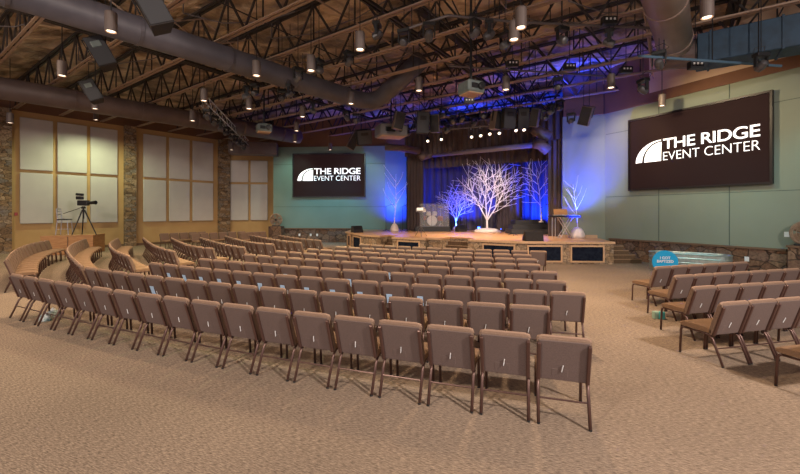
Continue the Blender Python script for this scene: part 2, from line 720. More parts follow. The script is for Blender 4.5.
def grow(poly, c, d):
    out = []
    for p in poly:
        v = Vector((p[0] - c[0], p[1] - c[1]))
        v = v.normalized() * d
        out.append((p[0] + v.x, p[1] + v.y))
    return out


m = MB()
m.prism(grow(front, (4, 24), .05) + back_, ZS - .07, ZS)
m.build('deck', M_WOOD, stage)
# light nosing along front
m = MB()
gf = grow(front, (4, 24), .07)
for i in range(len(gf) - 1):
    if i in (2, 3, 4, 6, 8, 9, 10):
        continue
    m.wall(gf[i], gf[i + 1], ZS - .08, ZS + .008, .1)
m.build('nosing', M_WOODL, stage)


def seg_at(x):
    k = (x - 400) / F
    best = None
    for i in range(len(front) - 1):
        a, b = front[i], front[i + 1]
        if i in (2, 3, 4, 6, 8, 9, 10):
            continue
        den = (b[0] - a[0]) - k * (b[1] - a[1])
        if abs(den) < 1e-6:
            continue
        t = (k * a[1] - a[0]) / den
        if -.02 <= t <= 1.02:
            return Vector((a[0] + t * (b[0] - a[0]), a[1] + t * (b[1] - a[1])))
    return None


def stage_panel(xa, xb, z0, z1):
    a, b = seg_at(xa), seg_at(xb)
    L = (b - a).length
    t = (b - a).normalized()
    rz = math.atan2(t.y, t.x)
    fr = MB()
    e = .06
    for (cx, cz, w_, h_) in ((L / 2, z1 + e / 2, L + 2 * e, e), (L / 2, z0 - e / 2, L + 2 * e, e),
                             (-e / 2, (z0 + z1) / 2, e, z1 - z0), (L + e / 2, (z0 + z1) / 2, e, z1 - z0)):
        fr.box((cx, -.03, cz), (w_, .06, h_))
    f = fr.build('panel_frame', M_WOODL, stage, loc=(a.x, a.y, 0), rot=(0, 0, rz))
    pm = MB()
    pm.box((L / 2, -.015, (z0 + z1) / 2), (L, .03, z1 - z0))
    pm.build('panel_and_dark_gap', M_NAVY, f)


for xa, xb in ((571.5, 602.5), (528.5, 560.5), (484, 514), (398.5, 419), (354, 361)):  # last pair is an open gap, its shade drawn as a dark sheet
    stage_panel(xa, xb, .13, .68)
stage_panel(348.7, 350.6, .13, .68)  # open gap too, dark sheet stands for the shade inside

# small stairs set in the front
def stair(pts_lo, pts_hi, label, nstep=4, zs=ZS):
    """treads between a front edge (2 pts) and a back edge (2 pts)"""
    t = thing('stage_stairs', label, 'stairs', (0, 0, 0))
    for k in range(nstep):
        u0 = k / (nstep + .0)
        a = [pts_lo[i][j] + (pts_hi[i][j] - pts_lo[i][j]) * u0 for i in (0, 1) for j in (0, 1)]
        q = [(a[0], a[1]), (a[2], a[3]), pts_hi[1], pts_hi[0]]
        m = MB()
        z1 = (k + 1) * zs / (nstep + 1)
        m.prism(q, 0 if k == 0 else k * zs / (nstep + 1), z1)
        st_ = m.build('step', M_STEP, t)
        m = MB()
        m.wall(q[0], q[1], z1 - .03, z1 + .004, .03)
        m.build('step_nosing', M_CAPL, st_)
    return t


stair(((1.86, 17.17), (2.88, 16.53)), ((2.33, 18.0), (3.36, 17.37)), 'dark steps cut into the middle of the stage front')
stair(((-.93, 18.93), (-.51, 18.53)), ((-.56, 19.6), (-.09, 19.27)), 'narrow dark steps cut into the left part of the stage front')
t = thing('stage_stairs', 'brown carpeted side stairs at the right end of the stage', 'stairs', (8.44, 15.35, 0))
for k, xr in enumerate((1.2, .94, .68, .46)):
    m = MB()
    m.box((xr / 2, .6, (k + .5) * .176), (xr, 1.2, .174))
    st_ = m.build('step', M_STEP, t)
    m = MB()
    m.box((xr / 2, -.005, (k + 1) * .176 - .015), (xr + .01, .02, .03))
    m.box((xr + .003, .6, (k + 1) * .176 - .015), (.02, 1.2, .03))
    m.build('step_nosing', M_CAPL, st_)
# low kerb at back right
m = MB()
m.wall((7.3, 17.55), (8.9, 17.35), ZS, ZS + .13, .12)
tag(m.build('wooden_kerb', M_WOODL), 'low light wooden kerb along the back right edge of the stage', 'kerb')

# black risers on stage
t = thing('stage_riser', 'black stepped riser on the stage in front of the right curtain', 'riser', (0, 0, 0))
for k in range(3):
    a = P(512 + 4 * k, 234, ZS)
    m = MB()
    x0 = (512 + k * 4 - 400) * 20.2 / F
    x1 = (551 - 400) * 20.2 / F
    m.box(((x0 + x1) / 2, 20.6 + k * .25 + .3, ZS + .13 + .24 * k), (x1 - x0, 1.2 - .2 * k, .24))
    m.build('riser_step', mat('riser_black%d' % k, (.03, .03, .035), .7), t)

# ------------------------------------------------------------------ curtains


def curtain(a, b, z0, z1, label, m_, name='stage_curtain', fold=.32, amp=.1, seed=0):
    rnd = random.Random(seed)
    A, B = Vector((a[0], a[1])), Vector((b[0], b[1]))
    L = (B - A).length
    t = (B - A).normalized()
    nn = Vector((t.y, -t.x))
    n = max(6, int(L / fold * 8))
    fr, bk = [], []
    ph = 0
    for i in range(n + 1):
        u = i / n
        ph += 2 * math.pi / 8 * rnd.uniform(.75, 1.25)
        o = amp * (.5 + .5 * math.sin(ph))
        p = A + t * (u * L) + nn * o
        q = p - nn * .03
        fr.append(p)
        bk.append(q)
    mb = MB()
    ring = fr + bk[::-1]
    k = len(ring)
    vs = []
    for z, f_ in ((z0, 1.0), (z1, .75)):
        for p in ring:
            vs.append((A.x + (p.x - A.x), A.y + (p.y - A.y), z))
    fs = []
    for i in range(k):
        j = (i + 1) % k
        fs.append((i, j, k + j, k + i))
    for i in range(n):
        fs.append((i, 2 * n + 1 - i, 2 * n - i, i + 1))
        fs.append((k + i, k + i + 1, k + 2 * n - i, k + 2 * n + 1 - i))
    mb.add(vs, fs)
    o = mb.build(name, m_)
    tag(o, label, 'curtain', 'dark stage curtains')
    return o


CA, CB = Vector((.3, 24.3)), Vector((7.72, 18.2))
ct = (CB - CA).normalized()
# outer valance
curtain(CA + ct * .1, CB, 5.5, 7.0, 'wide outer brown valance across the top of the stage opening', M_CURT, 'curtain_valance', .35, .16, 1)
# right leg / left leg


def on_line(A, B, x):
    k = (x - 400) / F
    d = B - A
    t = (A.x - k * A.y) / (k * d.y - d.x)
    return A + d * t


r0 = on_line(CA, CB, 551)
curtain(r0 + Vector((0, .25)), CB + Vector((0, .2)), ZS, 6.9, 'narrow brown curtain leg at the right side of the stage opening', M_CURT, 'stage_curtain', .25, .14, 2)
l1 = on_line(CA, CB, 424)
curtain(on_line(CA, CB, 408.5) + Vector((0, .25)), l1 + Vector((0, .25)), ZS, 6.9, 'narrow brown curtain leg at the left side of the stage opening', M_CURT, 'stage_curtain', .25, .14, 3)
# inner valance
IA, IB = Vector((1.3, 25.0)), Vector((8.1, 20.7))
curtain(IA, IB, 4.82, 6.9, 'long inner brown valance hanging behind the white pipe duct', M_CURT, 'curtain_valance', .4, .14, 5)
# back curtain
BA, BB = Vector((.9, 26.6)), Vector((9.6, 22.6))
curtain(BA, BB, ZS, 7.0, 'tall dark backdrop curtain closing the rear of the stage', M_BCURT, 'backdrop_curtain', .42, .2, 7)
curtain(on_line(BA, BB, 497) - Vector((.1, .45)), on_line(BA, BB, 523) - Vector((.1, .45)), ZS, 6.5,
        'brown middle curtain panel hanging before the backdrop right of the tall tree', M_CURT, 'stage_curtain', .35, .16, 9)

# ------------------------------------------------------------------ screens


def text_mesh(txt, width, height, off=0.0, space=1.0):
    cu = bpy.data.curves.new('t', 'FONT')
    cu.body = txt
    cu.size = 1
    cu.offset = off
    cu.extrude = .012
    cu.space_character = space
    o = bpy.data.objects.new('t', cu)
    COL.objects.link(o)
    bpy.context.view_layer.update()
    dg = bpy.context.evaluated_depsgraph_get()
    me = bpy.data.meshes.new_from_object(o.evaluated_get(dg))
    bpy.data.objects.remove(o)
    xs = [v.co.x for v in me.vertices]
    ys = [v.co.y for v in me.vertices]
    x0, x1, y0, y1 = min(xs), max(xs), min(ys), max(ys)
    for v in me.vertices:
        v.co.x = (v.co.x - x0) / (x1 - x0) * width
        v.co.y = (v.co.y - y0) / (y1 - y0) * height
        v.co.z *= .5
    return me


def put_mesh(me, name, m_, parent, x, y, z):
    """text lying in local XY -> stands in XZ facing -Y"""
    me.materials.clear()
    me.materials.append(m_)
    o = bpy.data.objects.new(name, me)
    COL.objects.link(o)
    o.parent = parent
    o.location = (x, y, z)
    o.rotation_euler = (math.pi / 2, 0, 0)
    return o


def screen(a, rz, W, Hh, z0, label):
    t = thing('projection_screen', label, 'screen', (a[0], a[1], z0), rz, 'projection screens with the same logo')
    m = MB()
    m.box((W / 2, .02, Hh / 2), (W, .04, Hh))
    m.build('screen_surface', M_SCREEN, t)
    m = MB()
    e = .07
    m.box((W / 2, .0, Hh + e / 2), (W + 2 * e, .12, e)).box((W / 2, .0, -e / 2), (W + 2 * e, .12, e))
    m.box((-e / 2, .0, Hh / 2), (e, .12, Hh)).box((W + e / 2, .0, Hh / 2), (e, .12, Hh))
    m.build('screen_frame', M_SFRAME, t)
    # logo: quarter ridge with a thin arc cut through it
    x0, x1, y0, y1 = .053 * W, .273 * W, .37 * Hh, .665 * Hh
    N = 18
    A = [(x1 - (x1 - x0) * math.cos(math.pi / 2 * i / N), y0 + (y1 - y0) * math.sin(math.pi / 2 * i / N)) for i in range(N + 1)]
    xi = x0 + (x1 - x0) * .30
    B = [(x1 - (x1 - xi) * math.cos(math.pi / 2 * i / N), y0 + (y1 - y0) * .93 * math.sin(math.pi / 2 * i / N)) for i in range(N + 1)]
    gp = .012 * W * .75
    m = MB()
    B1 = [(p[0] - gp * (1 - i / N), p[1] + gp * .3) for i, p in enumerate(B)]
    B2 = [(p[0] + gp * (1 - i / N * .5), p[1] - gp * .9 * (i / N)) for i, p in enumerate(B)]
    vs = [(p[0], -.012, p[1]) for p in A] + [(p[0], -.012, p[1]) for p in B1] + [(p[0], 0.0, p[1]) for p in A] + [(p[0], 0.0, p[1]) for p in B1]
    K = N + 1
    fs = [(i, i + 1, K + i + 1, K + i) for i in range(N)]
    m.add(vs, fs)
    vs = [(p[0], -.012, p[1]) for p in B2] + [(x1, -.012, y0)]
    m.add(vs, [tuple(range(len(vs)))])
    m.build('logo', M_LOGO, t)
    put_mesh(text_mesh('THE RIDGE', .655 * W, .145 * Hh, .012, .95), 'logo_lettering', M_LOGO, t, .29 * W, -.005, .525 * Hh)
    put_mesh(text_mesh('EVENT CENTER', .655 * W, .115 * Hh, -.012, 1.0), 'logo_lettering', M_LOGO, t, .29 * W, -.005, .372 * Hh)
    return t


k = Vector((S1[0] - S0[0], S1[1] - S0[1])).normalized()
ta = on(S0, (k.x, k.y), 294.2)
tb = on(S0, (k.x, k.y), 364.6)
screen((S0[0] + k.x * ta, S0[1] + k.y * ta - .1), math.atan2(k.y, k.x), tb - ta, 2.84, 3.12,
       'dark logo screen on the far green wall left of the stage')
ta, tb = on(RP, RD, 632), on(RP, RD, 772)
a = rw(ta, .12)
screen(a, math.atan2(RD[1], RD[0]), tb - ta, 2.86, 3.02, 'dark logo screen on the green wall right of the stage')

# ------------------------------------------------------------------ chairs


def make_chair():
    t = thing('banquet_chair', 'x', 'chair', (0, 0, 0), 0, None)
    W = .485
    hw = W / 2
    # seat: rounded pad with waterfall front
    m = MB()
    prof = [(-.20, .405), (-.20, .455), (-.17, .475), (.05, .485), (.21, .475), (.26, .452), (.272, .425), (.245, .402)]
    xs = [(-hw + .012, .0), (-hw, .012), (-hw + .03, -.0), (hw - .03, -.0), (hw, .012), (hw - .012, 0)]
    secs = [(-hw + .02, .8), (-hw + .005, .93), (-hw + .05, 1.0), (0, 1.03), (hw - .05, 1.0), (hw - .005, .93), (hw - .02, .8)]
    secs = sorted(set([(-hw, .86), (-hw + .02, .97), (-hw + .07, 1.0), (0, 1.02), (hw - .07, 1.0), (hw - .02, .97), (hw, .86)]))
    vs, fs = [], []
    K = len(prof)
    for x, s_ in secs:
        for y, z in prof:
            vs.append((x, y * (s_ if y > 0 else 1), .435 + (z - .435) * s_))
    for i in range(len(secs) - 1):
        for j in range(K):
            j2 = (j + 1) % K
            fs.append((i * K + j, i * K + j2, (i + 1) * K + j2, (i + 1) * K + j))
    fs.append(tuple(range(K))[::-1])
    fs.append(tuple(range((len(secs) - 1) * K, len(secs) * K)))
    m.add(vs, fs)
    m.build('seat', M_SEAT, t, smooth=False)
    # backrest: reclined pad
    mt = TR(0, -.19, .394) @ R4('X', 18)
    m = MB()
    hb = .47
    prof = [(-.02, 0), (-.022, hb - .03), (-.012, hb - .006), (.012, hb), (.04, hb - .012), (.05, hb - .05), (.055, hb * .5), (.05, .06), (.03, 0)]
    K = len(prof)
    vs, fs = [], []
    secs = [(-hw, .6), (-hw + .02, .95), (-hw + .06, 1), (0, 1.06), (hw - .06, 1), (hw - .02, .95), (hw, .6)]
    for x, s_ in secs:
        for y, z in prof:
            vs.append((x, y * s_ if y > 0 else y, z - (.012 if abs(x) >= hw - .001 and z > .2 else 0)))
    for i in range(len(secs) - 1):
        for j in range(K):
            j2 = (j + 1) % K
            fs.append((i * K + j, i * K + j2, (i + 1) * K + j2, (i + 1) * K + j))
    fs.append(tuple(range(K))[::-1])
    fs.append(tuple(range((len(secs) - 1) * K, len(secs) * K)))
    m.add(vs, fs, mt)
    br = m.build('backrest', M_PAD, t, smooth=False)
    m = MB()
    m.box((0, -.0225, hb * .487), (W - .03, .012, hb * .955), mt, .005)
    m.build('rear_panel', M_BACK, br)
    # welt roll on top edge, lighter
    m = MB()
    m.tube([(-hw + .004, .014, hb - .04), (-hw + .012, .016, hb - .008), (-hw + .05, .017, hb + .002), (hw - .05, .017, hb + .002), (hw - .012, .016, hb - .008), (hw - .004, .014, hb - .04)], .015, 8, mt)
    m.build('top_roll', M_WELT, br, smooth=True)
    # card pocket + pencil
    m = MB()
    m.box((-.03, -.026, .095), (.15, .008, .09), mt, .003)
    m.build('card_pocket', M_BACK, br)
    m = MB()
    m.tube([(-.012, -.038, .115), (.0, -.038, .19)], .0055, 5, mt)
    m.build('pencil', M_WHITE, br)
    # bottom rail + uprights
    for sx in (-1, 1):
        m = MB()
        m.box((sx * (hw - .018), -.036, hb * .46), (.036, .034, hb * .92), mt, .008)
        m.build('back_upright', M_FRAME, t)
    m = MB()
    m.tube([(-hw + .02, -.18, .388), (hw - .02, -.18, .388)], .012, 6)
    m.tube([(-hw + .02, .17, .388), (hw - .02, .17, .388)], .012, 6)
    for sx in (-1, 1):
        m.tube([(sx * (hw - .014), -.20, .388), (sx * (hw - .014), .20, .388)], .013, 6)
    m.build('seat_frame', M_FRAME, t, smooth=True)
    for sx in (-1, 1):
        m = MB()
        x = sx * (hw - .014)
        m.tube([(x, .19, .39), (x, .22, .375), (x, .236, .34), (x, .252, .012)], .0165, 6)
        f1 = m.build('leg', M_FRAME, t, smooth=True)
        m = MB()
        m.tube([(x, .2515, 0), (x, .252, .018)], .0165, 6)
        m.build('foot_cap', M_BLACKR, f1)
        m = MB()
        m.tube([(x, -.15, .385), (x, -.185, .365), (x, -.215, .33), (x, -.345, .012)], .0165, 6)
        f2 = m.build('leg', M_FRAME, t, smooth=True)
        m = MB()
        m.tube([(x, -.3465, 0), (x, -.345, .018)], .0165, 6)
        m.build('foot_cap', M_BLACKR, f2)
    m = MB()
    m.tube([(-hw + .016, -.262, .22), (hw - .014, -.262, .22)], .009, 6)
    m.build('stretcher', M_FRAME, t)
    return t


chair0 = make_chair()
register(chair0)
FIRST = [True]
YT = -.32       # local y of the top of the back


def set_chair(c, tx, ty, label, group):
    """c = middle of back top, (tx,ty) = unit vector to the sitter's right"""
    nx, ny = -ty, tx
    loc = (c[0] + nx * -YT, c[1] + ny * -YT, 0)
    rz = math.atan2(ty, tx)
    if FIRST[0]:
        FIRST[0] = False
        chair0.location = loc
        chair0.rotation_euler = (0, 0, rz)
        chair0['label'] = label
        chair0['group'] = group
        return chair0
    return dup(chair0, loc, (0, 0, rz), label, group)


ZT = .86
centre_rows = [
    [(13.7, 272.9), (26.9, 275), (39.2, 278.3), (54.9, 281), (72.2, 283.3), (90.5, 286.6), (112.5, 289.3), (136.6, 292), (162.4, 295.6), (191.5, 299), (223.3, 302), (258.2, 306), (297.4, 308.8), (337.2, 313), (381, 318.4), (428.3, 325.1), (479.6, 329.2), (534.4, 334.7)],
    [(87.2, 266.8), (99.3, 268.2), (113.9, 270.4), (129, 272.3), (145.4, 275), (164, 277.2), (185.5, 278.9), (208.4, 281.7), (232.7, 284), (259.1, 286.5), (290.2, 288.7), (322.2, 291), (354.9, 293.4), (389, 295.3), (427, 298), (467.4, 301.2), (508, 305.3)],
    [(151.4, 262), (165, 263.3), (180, 264.8), (196, 267), (212.3, 269), (231, 270.4), (252, 271.7), (274, 274.5), (300.3, 276.7), (326.5, 277.5), (353.7, 279.3), (381.5, 280.8), (411.8, 282.6), (443.8, 284.8), (477.3, 287.4), (513.5, 289.2), (549.6, 291.4)],
    [(201.3, 258), (213.7, 259.4), (226.8, 260.2), (243.3, 261.6), (259.7, 263), (279, 264.3), (300.3, 266.2), (321.2, 267.5), (343.4, 269), (366.9, 270.1), (391.6, 271.6), (417.3, 273.2), (445, 274.4), (472.4, 276), (504.2, 277.8), (535.3, 279.8)],
    [(245.2, 253.3), (257.8, 254.7), (272, 256), (287.2, 257.2), (304.3, 258.4), (321.5, 259.5), (341.4, 260.7), (361.4, 262.2), (382.8, 263.3), (404.1, 264.4), (427.6, 265.5), (451.5, 266.7), (477.9, 267.7), (504.2, 269.5), (531, 271)],
    [(277.7, 250.6), (289.9, 251), (302.8, 252.2), (318, 253.3), (334, 254.5), (350.9, 255.9), (369, 257), (388.8, 257.8), (408.5, 258.9), (428.7, 259.6), (450, 260.3), (471.8, 261.8), (493.7, 262.4), (516.7, 263.5)],
    [(308, 248.2), (320.8, 249.1), (333.5, 250), (349.3, 250.7), (364.7, 251.5), (382.2, 252.6), (398, 253.5), (416.2, 254.1), (435.2, 254.9), (454.4, 255.7), (474, 256.7), (494.8, 257.4), (516.7, 258)],
    [(336.2, 246.1), (348.3, 246.7), (361.5, 247.4), (375.3, 248.2), (390, 248.9), (406.4, 249.3), (423, 250.5), (440, 251.3), (456.4, 251.9), (475, 252.6), (493.7, 253), (512.3, 253.7)],
    [(359.5, 243.6), (372.3, 244.6), (385, 245.3), (397.6, 245.9), (411.8, 246.4), (427, 247.1), (442.6, 247.6), (459.6, 248.5), (476, 249), (493.7, 249.5), (511.9, 250), (529, 250.5)],
]
right_rows = [
    [(654.7, 266.6), (671, 265.6), (687.2, 264.8), (703.6, 263.6), (718.5, 262.9), (733.2, 262.2)],
    [(675.4, 275.4), (693.9, 274), (712.1, 272.8), (730.3, 271.7), (749, 270.8), (766.5, 269.9), (784.2, 268.8)],
    [(692, 286.3), (716.7, 285), (739.6, 283.7), (762.7, 282.3), (783.8, 280.8)],
    [(720.1, 302.1), (748.1, 300.1), (775.5, 298.1), (802, 296.2)],
]


def fit_row(pts):
    w_ = [P(x, y, ZT) for x, y in pts]
    i = np.arange(len(pts))
    deg = 2 if len(pts) > 8 else 1
    px = np.polyfit(i, [p[0] for p in w_], deg)
    py = np.polyfit(i, [p[1] for p in w_], deg)
    ii = np.arange(len(pts) + 1)
    return list(zip(np.polyval(px, ii), np.polyval(py, ii)))


ROWN = ['nearest', 'second', 'third', 'fourth', 'fifth', 'sixth', 'seventh', 'eighth', 'ninth, farthest']
leaflets = []
for r, pts in enumerate(centre_rows):
    q = fit_row(pts)
    n = len(pts)
    for i in range(n):
        a, b = Vector(q[i]), Vector(q[i + 1])
        t = (b - a).normalized()
        c = a + t * .2475
        k = n - i
        where = 'at the right aisle end' if k == 1 else ('at the left end' if i == 0 else '%s from the aisle end' % ORD[k - 1])
        lab = 'brown padded chair, %s of the %s centre row' % (where, ROWN[r])
        ch = set_chair((c.x, c.y), t.x, t.y, lab, 'brown chairs in the centre rows')
        if (r == 2 and 1 <= i <= 12) or (r == 3 and i in (5, 8, 13)) or (r == 4 and i in (8, 11)) or (r == 1 and i in (4,)):
            leaflets.append((ch, r, k))
for r, pts in enumerate(right_rows):
    q = fit_row(pts)
    for i in range(len(pts)):
        a, b = Vector(q[i]), Vector(q[i + 1])
        t = (b - a).normalized()
        c = a + t * .2475
        lab = 'brown chair, %s from the aisle in the %s row of the right block' % (ORD[i], ['farthest', 'third', 'second', 'nearest full'][r])
        set_chair((c.x, c.y), t.x, t.y, lab, 'brown chairs right of the aisle')
q = fit_row(right_rows[3])
t = (Vector(q[1]) - Vector(q[0])).normalized()
f0 = Vector(P(675.2, 353.8)[:2])
f1 = Vector(P(771.5, 388.8)[:2])
off = Vector(q[0]) + t * .2475 - f0
for i in range(2):
    c = f1 + off + t * .5 * i
    set_chair((c.x, c.y), t.x, t.y, ['brown chair seat cut off by the lower right photo edge', 'brown chair just beyond the lower right photo edge'][i],
              'brown chairs right of the aisle')

wing_rows = [
    ([(48.7, 239.9), (37, 242), (25, 245), (13, 250.7), (6.2, 259)], 14),
    ([(85.7, 238.5), (75.5, 242), (67.4, 247.5), (70, 254.5), (82, 265.4)], 20),
    ([(118, 237.8), (109.5, 242.5), (114.4, 249.5), (130, 256)], 17),
    ([(143.2, 237.4), (152, 243.6), (160.9, 247.3), (174.9, 251)], 15),
    ([(171.2, 237.4), (180, 241.4), (188.9, 244.4), (199.2, 246.3), (214, 247.8)], 12),
    ([(200, 237), (215.5, 241.4), (228.7, 244.4), (245, 246.9)], 12),
    ([(225, 235.5), (239, 239.2), (255.3, 242.2), (274.5, 243.6)], 12),
    ([(250, 234.8), (262.7, 237), (275, 239.2), (301.8, 242.2)], 11),
    ([(278, 234.8), (300, 238), (321.7, 240)], 8),
    ([(206, 231.4), (183, 232.4), (159, 233.5)], 5),
    ([(246, 231.2), (218, 232.3), (190, 233.8)], 6),
    ([(265.7, 231.2), (252, 232), (240, 232.8)], 4),
]


def sample(poly, n):
    w_ = [Vector(P(x, y, ZT)[:2]) for x, y in poly]
    # catmull-rom
    pp = [w_[0] * 2 - w_[1]] + w_ + [w_[-1] * 2 - w_[-2]]
    fine = []
    for i in range(1, len(pp) - 2):
        for s in range(20):
            u = s / 20
            p0, p1, p2, p3 = pp[i - 1], pp[i], pp[i + 1], pp[i + 2]
            fine.append(.5 * ((2 * p1) + (p2 - p0) * u + (2 * p0 - 5 * p1 + 4 * p2 - p3) * u * u + (3 * p1 - p0 - 3 * p2 + p3) * u ** 3))
    fine.append(pp[-2])
    fine = [Vector((float(p.x), float(p.y))) for p in fine]
    for _ in range(30):
        fine = [fine[0]] + [(fine[i - 1] + fine[i] * 2 + fine[i + 1]) / 4 for i in range(1, len(fine) - 1)] + [fine[-1]]
    cum = [0]
    for i in range(1, len(fine)):
        cum.append(cum[-1] + (fine[i] - fine[i - 1]).length)
    pitch = cum[-1] / n
    if pitch < .5:
        n = int(cum[-1] / .5)
    out = []
    for k_ in range(n):
        s = (k_ + .5) * cum[-1] / n
        i = max(j for j in range(len(cum)) if cum[j] <= s)
        i = min(i, len(fine) - 2)
        u = (s - cum[i]) / (cum[i + 1] - cum[i])
        p = fine[i].lerp(fine[i + 1], u)
        t_ = (fine[i + 1] - fine[i]).normalized()
        out.append((p, t_))
    return out


WN = ['outermost curved side row at left edge', 'second curved side row from the left', 'third curved side row from the left',
      'fourth curved side row from the left', 'fifth curved side row from the left', 'sixth curved side row from the left',
      'seventh curved side row from the left', 'eighth curved side row from the left', 'innermost curved side row',
      'first short row along the ochre wall', 'middle short row along the ochre wall', 'last short row near the alcove']
for r, (poly, n) in enumerate(wing_rows):
    sm = sample(poly, n)
    for i, (p, t_) in enumerate(sm):
        lab = 'brown chair, %s from near end of the %s' % (ORD[len(sm) - 1 - i], WN[r])
        set_chair((p.x, p.y), t_.x, t_.y, lab, 'brown chairs in the left side rows')

bpy.context.view_layer.update()
# leaflets in chair pockets
for ch, r, k in leaflets:
    lf = MB()
    mt = TR(0, -.19, .394) @ R4('X', 18)
    lf.box((-.10, -.045, .20), (.10, .008, .17), mt)
    o = lf.build('leaflet', M_PAPER)
    o.matrix_world = ch.matrix_world.copy()
    tag(o, 'pale blue leaflet on the back of chair %s from the aisle, %s centre row' % (ORD[k - 1], ROWN[r]), 'leaflet', 'leaflets on the chair backs')

# ------------------------------------------------------------------ trees


def tree(base, height, width, label, seed, rad=.035, levels=4, first=.2, baser=.35, baseh=.3, fork=(.5, 3)):
    """bare tree: short trunk, a few long curving limbs, twigs fanning off them alternately"""
    rnd = random.Random(seed)
    t = thing('bare_tree', label, 'tree', base, 0, 'white bare trees on the stage')
    mb = MB()

    def limb(p, d, L, r, lev, up=.1):
        n = max(4, int(7 - lev))
        pts, rr = [p.copy()], [r]
        cur, dd = p.copy(), d.copy()
        for i in range(n):
            dd = (dd + Vector((rnd.uniform(-.13, .13), rnd.uniform(-.1, .1), up + rnd.uniform(-.08, .08)))).normalized()
            cur = cur + dd * (L / n)
            pts.append(cur.copy())
            rr.append(max(.010, r * (1 - .75 * (i + 1) / n)))
        mb.tube(pts, rr, 6 if lev < 2 else 4)
        if lev >= levels:
            return
        nb = (7, 4, 2, 2)[min(lev, 3)]
        sg = rnd.choice((-1, 1))
        for j in range(nb):
            u = .22 + .74 * (j + rnd.uniform(-.3, .3)) / nb
            u = min(.97, max(.12, u))
            k_ = min(n - 1, int(u * n))
            q_ = pts[k_].lerp(pts[k_ + 1], u * n - k_)
            dl = (pts[k_ + 1] - pts[k_]).normalized()
            sg = -sg
            an = sg * rnd.uniform(.5, .95)
            nd = Matrix.Rotation(an, 3, Vector((0, 1, 0))) @ dl
            nd.y += rnd.uniform(-.5, .5)
            if nd.z < -.1:
                nd.z *= -.5
            nd.normalize()
            limb(q_, nd, L * rnd.uniform(.45, .66) * (1.2 - .5 * u), max(.013, r * .55), lev + 1, .05)

    tt_ = height * first
    mb.tube([(0, 0, 0), (.01, 0, tt_ * .5), (0, 0, tt_)], [rad * 1.3, rad * 1.1, rad], 8)
    sp, nm = fork
    for j in range(nm):
        u = (j - (nm - 1) / 2) / max(1, (nm - 1) / 2)
        a_ = u * sp + rnd.uniform(-.06, .06)
        d = Vector((math.sin(a_), rnd.uniform(-.2, .2), math.cos(a_))).normalized()
        limb(Vector((0, 0, tt_ * rnd.uniform(.88, 1))), d, height * (.78 - .12 * abs(u)), rad * .8, 0, .05)
    zm = max(v[2] for v in mb.v)
    xm = max(v[0] for v in mb.v) - min(v[0] for v in mb.v)
    s_ = height / zm
    sx_ = width / xm
    mb.v = [(v[0] * sx_, v[1] * min(s_, .9 * sx_) * .7, v[2] * s_) for v in mb.v]
    mb.build('branches', M_TREE, t, smooth=True)
    m = MB()
    pr = [(baser, 0), (baser * 1.05, baseh * .3), (baser * .85, baseh * .65), (baser * .5, baseh * .92), (.04, baseh)]
    m.lathe(pr, 18)
    rn = random.Random(seed + 5)
    m.v = [(v[0] * rn.uniform(.92, 1.08), v[1] * rn.uniform(.92, 1.08), v[2]) for v in m.v]
    m.build('snow_base', M_SNOW, t, smooth=True)
    return t


def stg(x, y):
    return P(x, y, ZS)


tree(stg(487, 232.2), 4.5, 4.5, 'tallest white bare tree centred on the stage on a white mound', 11, .06, 2, .17, .75, .25, (.5, 4))
tree(stg(456, 230.6), 3.2, 2.9, 'blue lit white bare tree left of the tallest tree beside the drum kit', 5, .045, 2, .25, .2, .3, (.45, 3))
tree((7.45, 20.3, ZS + .62), 3.4, 2.2, 'white bare tree on the black riser before the right curtain', 23, .045, 2, .12, .12, .1, (.0, 1))
tree(stg(577.5, 238.2), 2.8, 1.0, 'slim white bare tree in a round white pot beside the keyboard', 44, .032, 1, .28, .29, .5, (.0, 1))
tree(stg(394.5, 231.7), 4.0, 1.5, 'slim white bare tree in a white pot at the left side of the stage', 37, .045, 1, .25, .24, .5, (.0, 1))

# ------------------------------------------------------------------ stage gear
# drum kit behind a clear shield
x, y, z = D(432, 229.5, 23.8)
dk = thing('drum_kit', 'white drum kit with brass cymbals behind a clear shield', 'drum kit', (x, y, ZS + .3))
dk.scale = (.8, .8, .85)
m = MB()
m.lathe([(.0, -.2), (.36, -.2), (.38, -.18), (.38, .18), (.36, .2), (0, .2)], 24, TR(0, 0, .4) @ R4('X', 90))
bd = m.build('bass_drum', M_DRUM, dk)
m = MB()
m.tube([(.37 * math.cos(a), -.21, .4 + .37 * math.sin(a)) for a in [i * math.pi / 12 for i in range(24)]], .018, 6, closed=True)
m.build('hoop', M_SILVER, bd)
for sx, zz, r in ((-.25, .92, .17), (.22, .92, .19), (.62, .55, .24), (-.62, .6, .2)):
    m = MB()
    m.lathe([(0, -.12), (r, -.12), (r, .12), (0, .12)], 18, TR(sx, .1, zz) @ R4('X', 15))
    m.build('tom_drum', M_RED if abs(sx) > .5 else M_DRUM, dk)
for sx, zz, r in ((-.75, 1.35, .25), (.7, 1.4, .27), (.1, 1.5, .22)):
    m = MB()
    m.lathe([(0, -.005), (r, -.02), (r, -.012), (.05, .03), (0, .035)], 20, TR(sx, .25, zz) @ R4('X', 14))
    cy = m.build('cymbal', M_BRASS, dk)
    m = MB()
    m.tube([(sx, .25, 0), (sx, .25, zz)], .012, 6)
    for a in (0, 2.1, 4.2):
        m.tube([(sx, .25, .25), (sx + .22 * math.cos(a), .25 + .22 * math.sin(a), 0)], .01, 5)
    m.build('cymbal_stand', M_SILVER, dk)
rs = MB()
rs.box((x, y + .1, ZS + .15), (2.1, 1.7, .3))
tag(rs.build('drum_riser', M_BLACK), 'low black platform carrying the drum kit', 'platform')
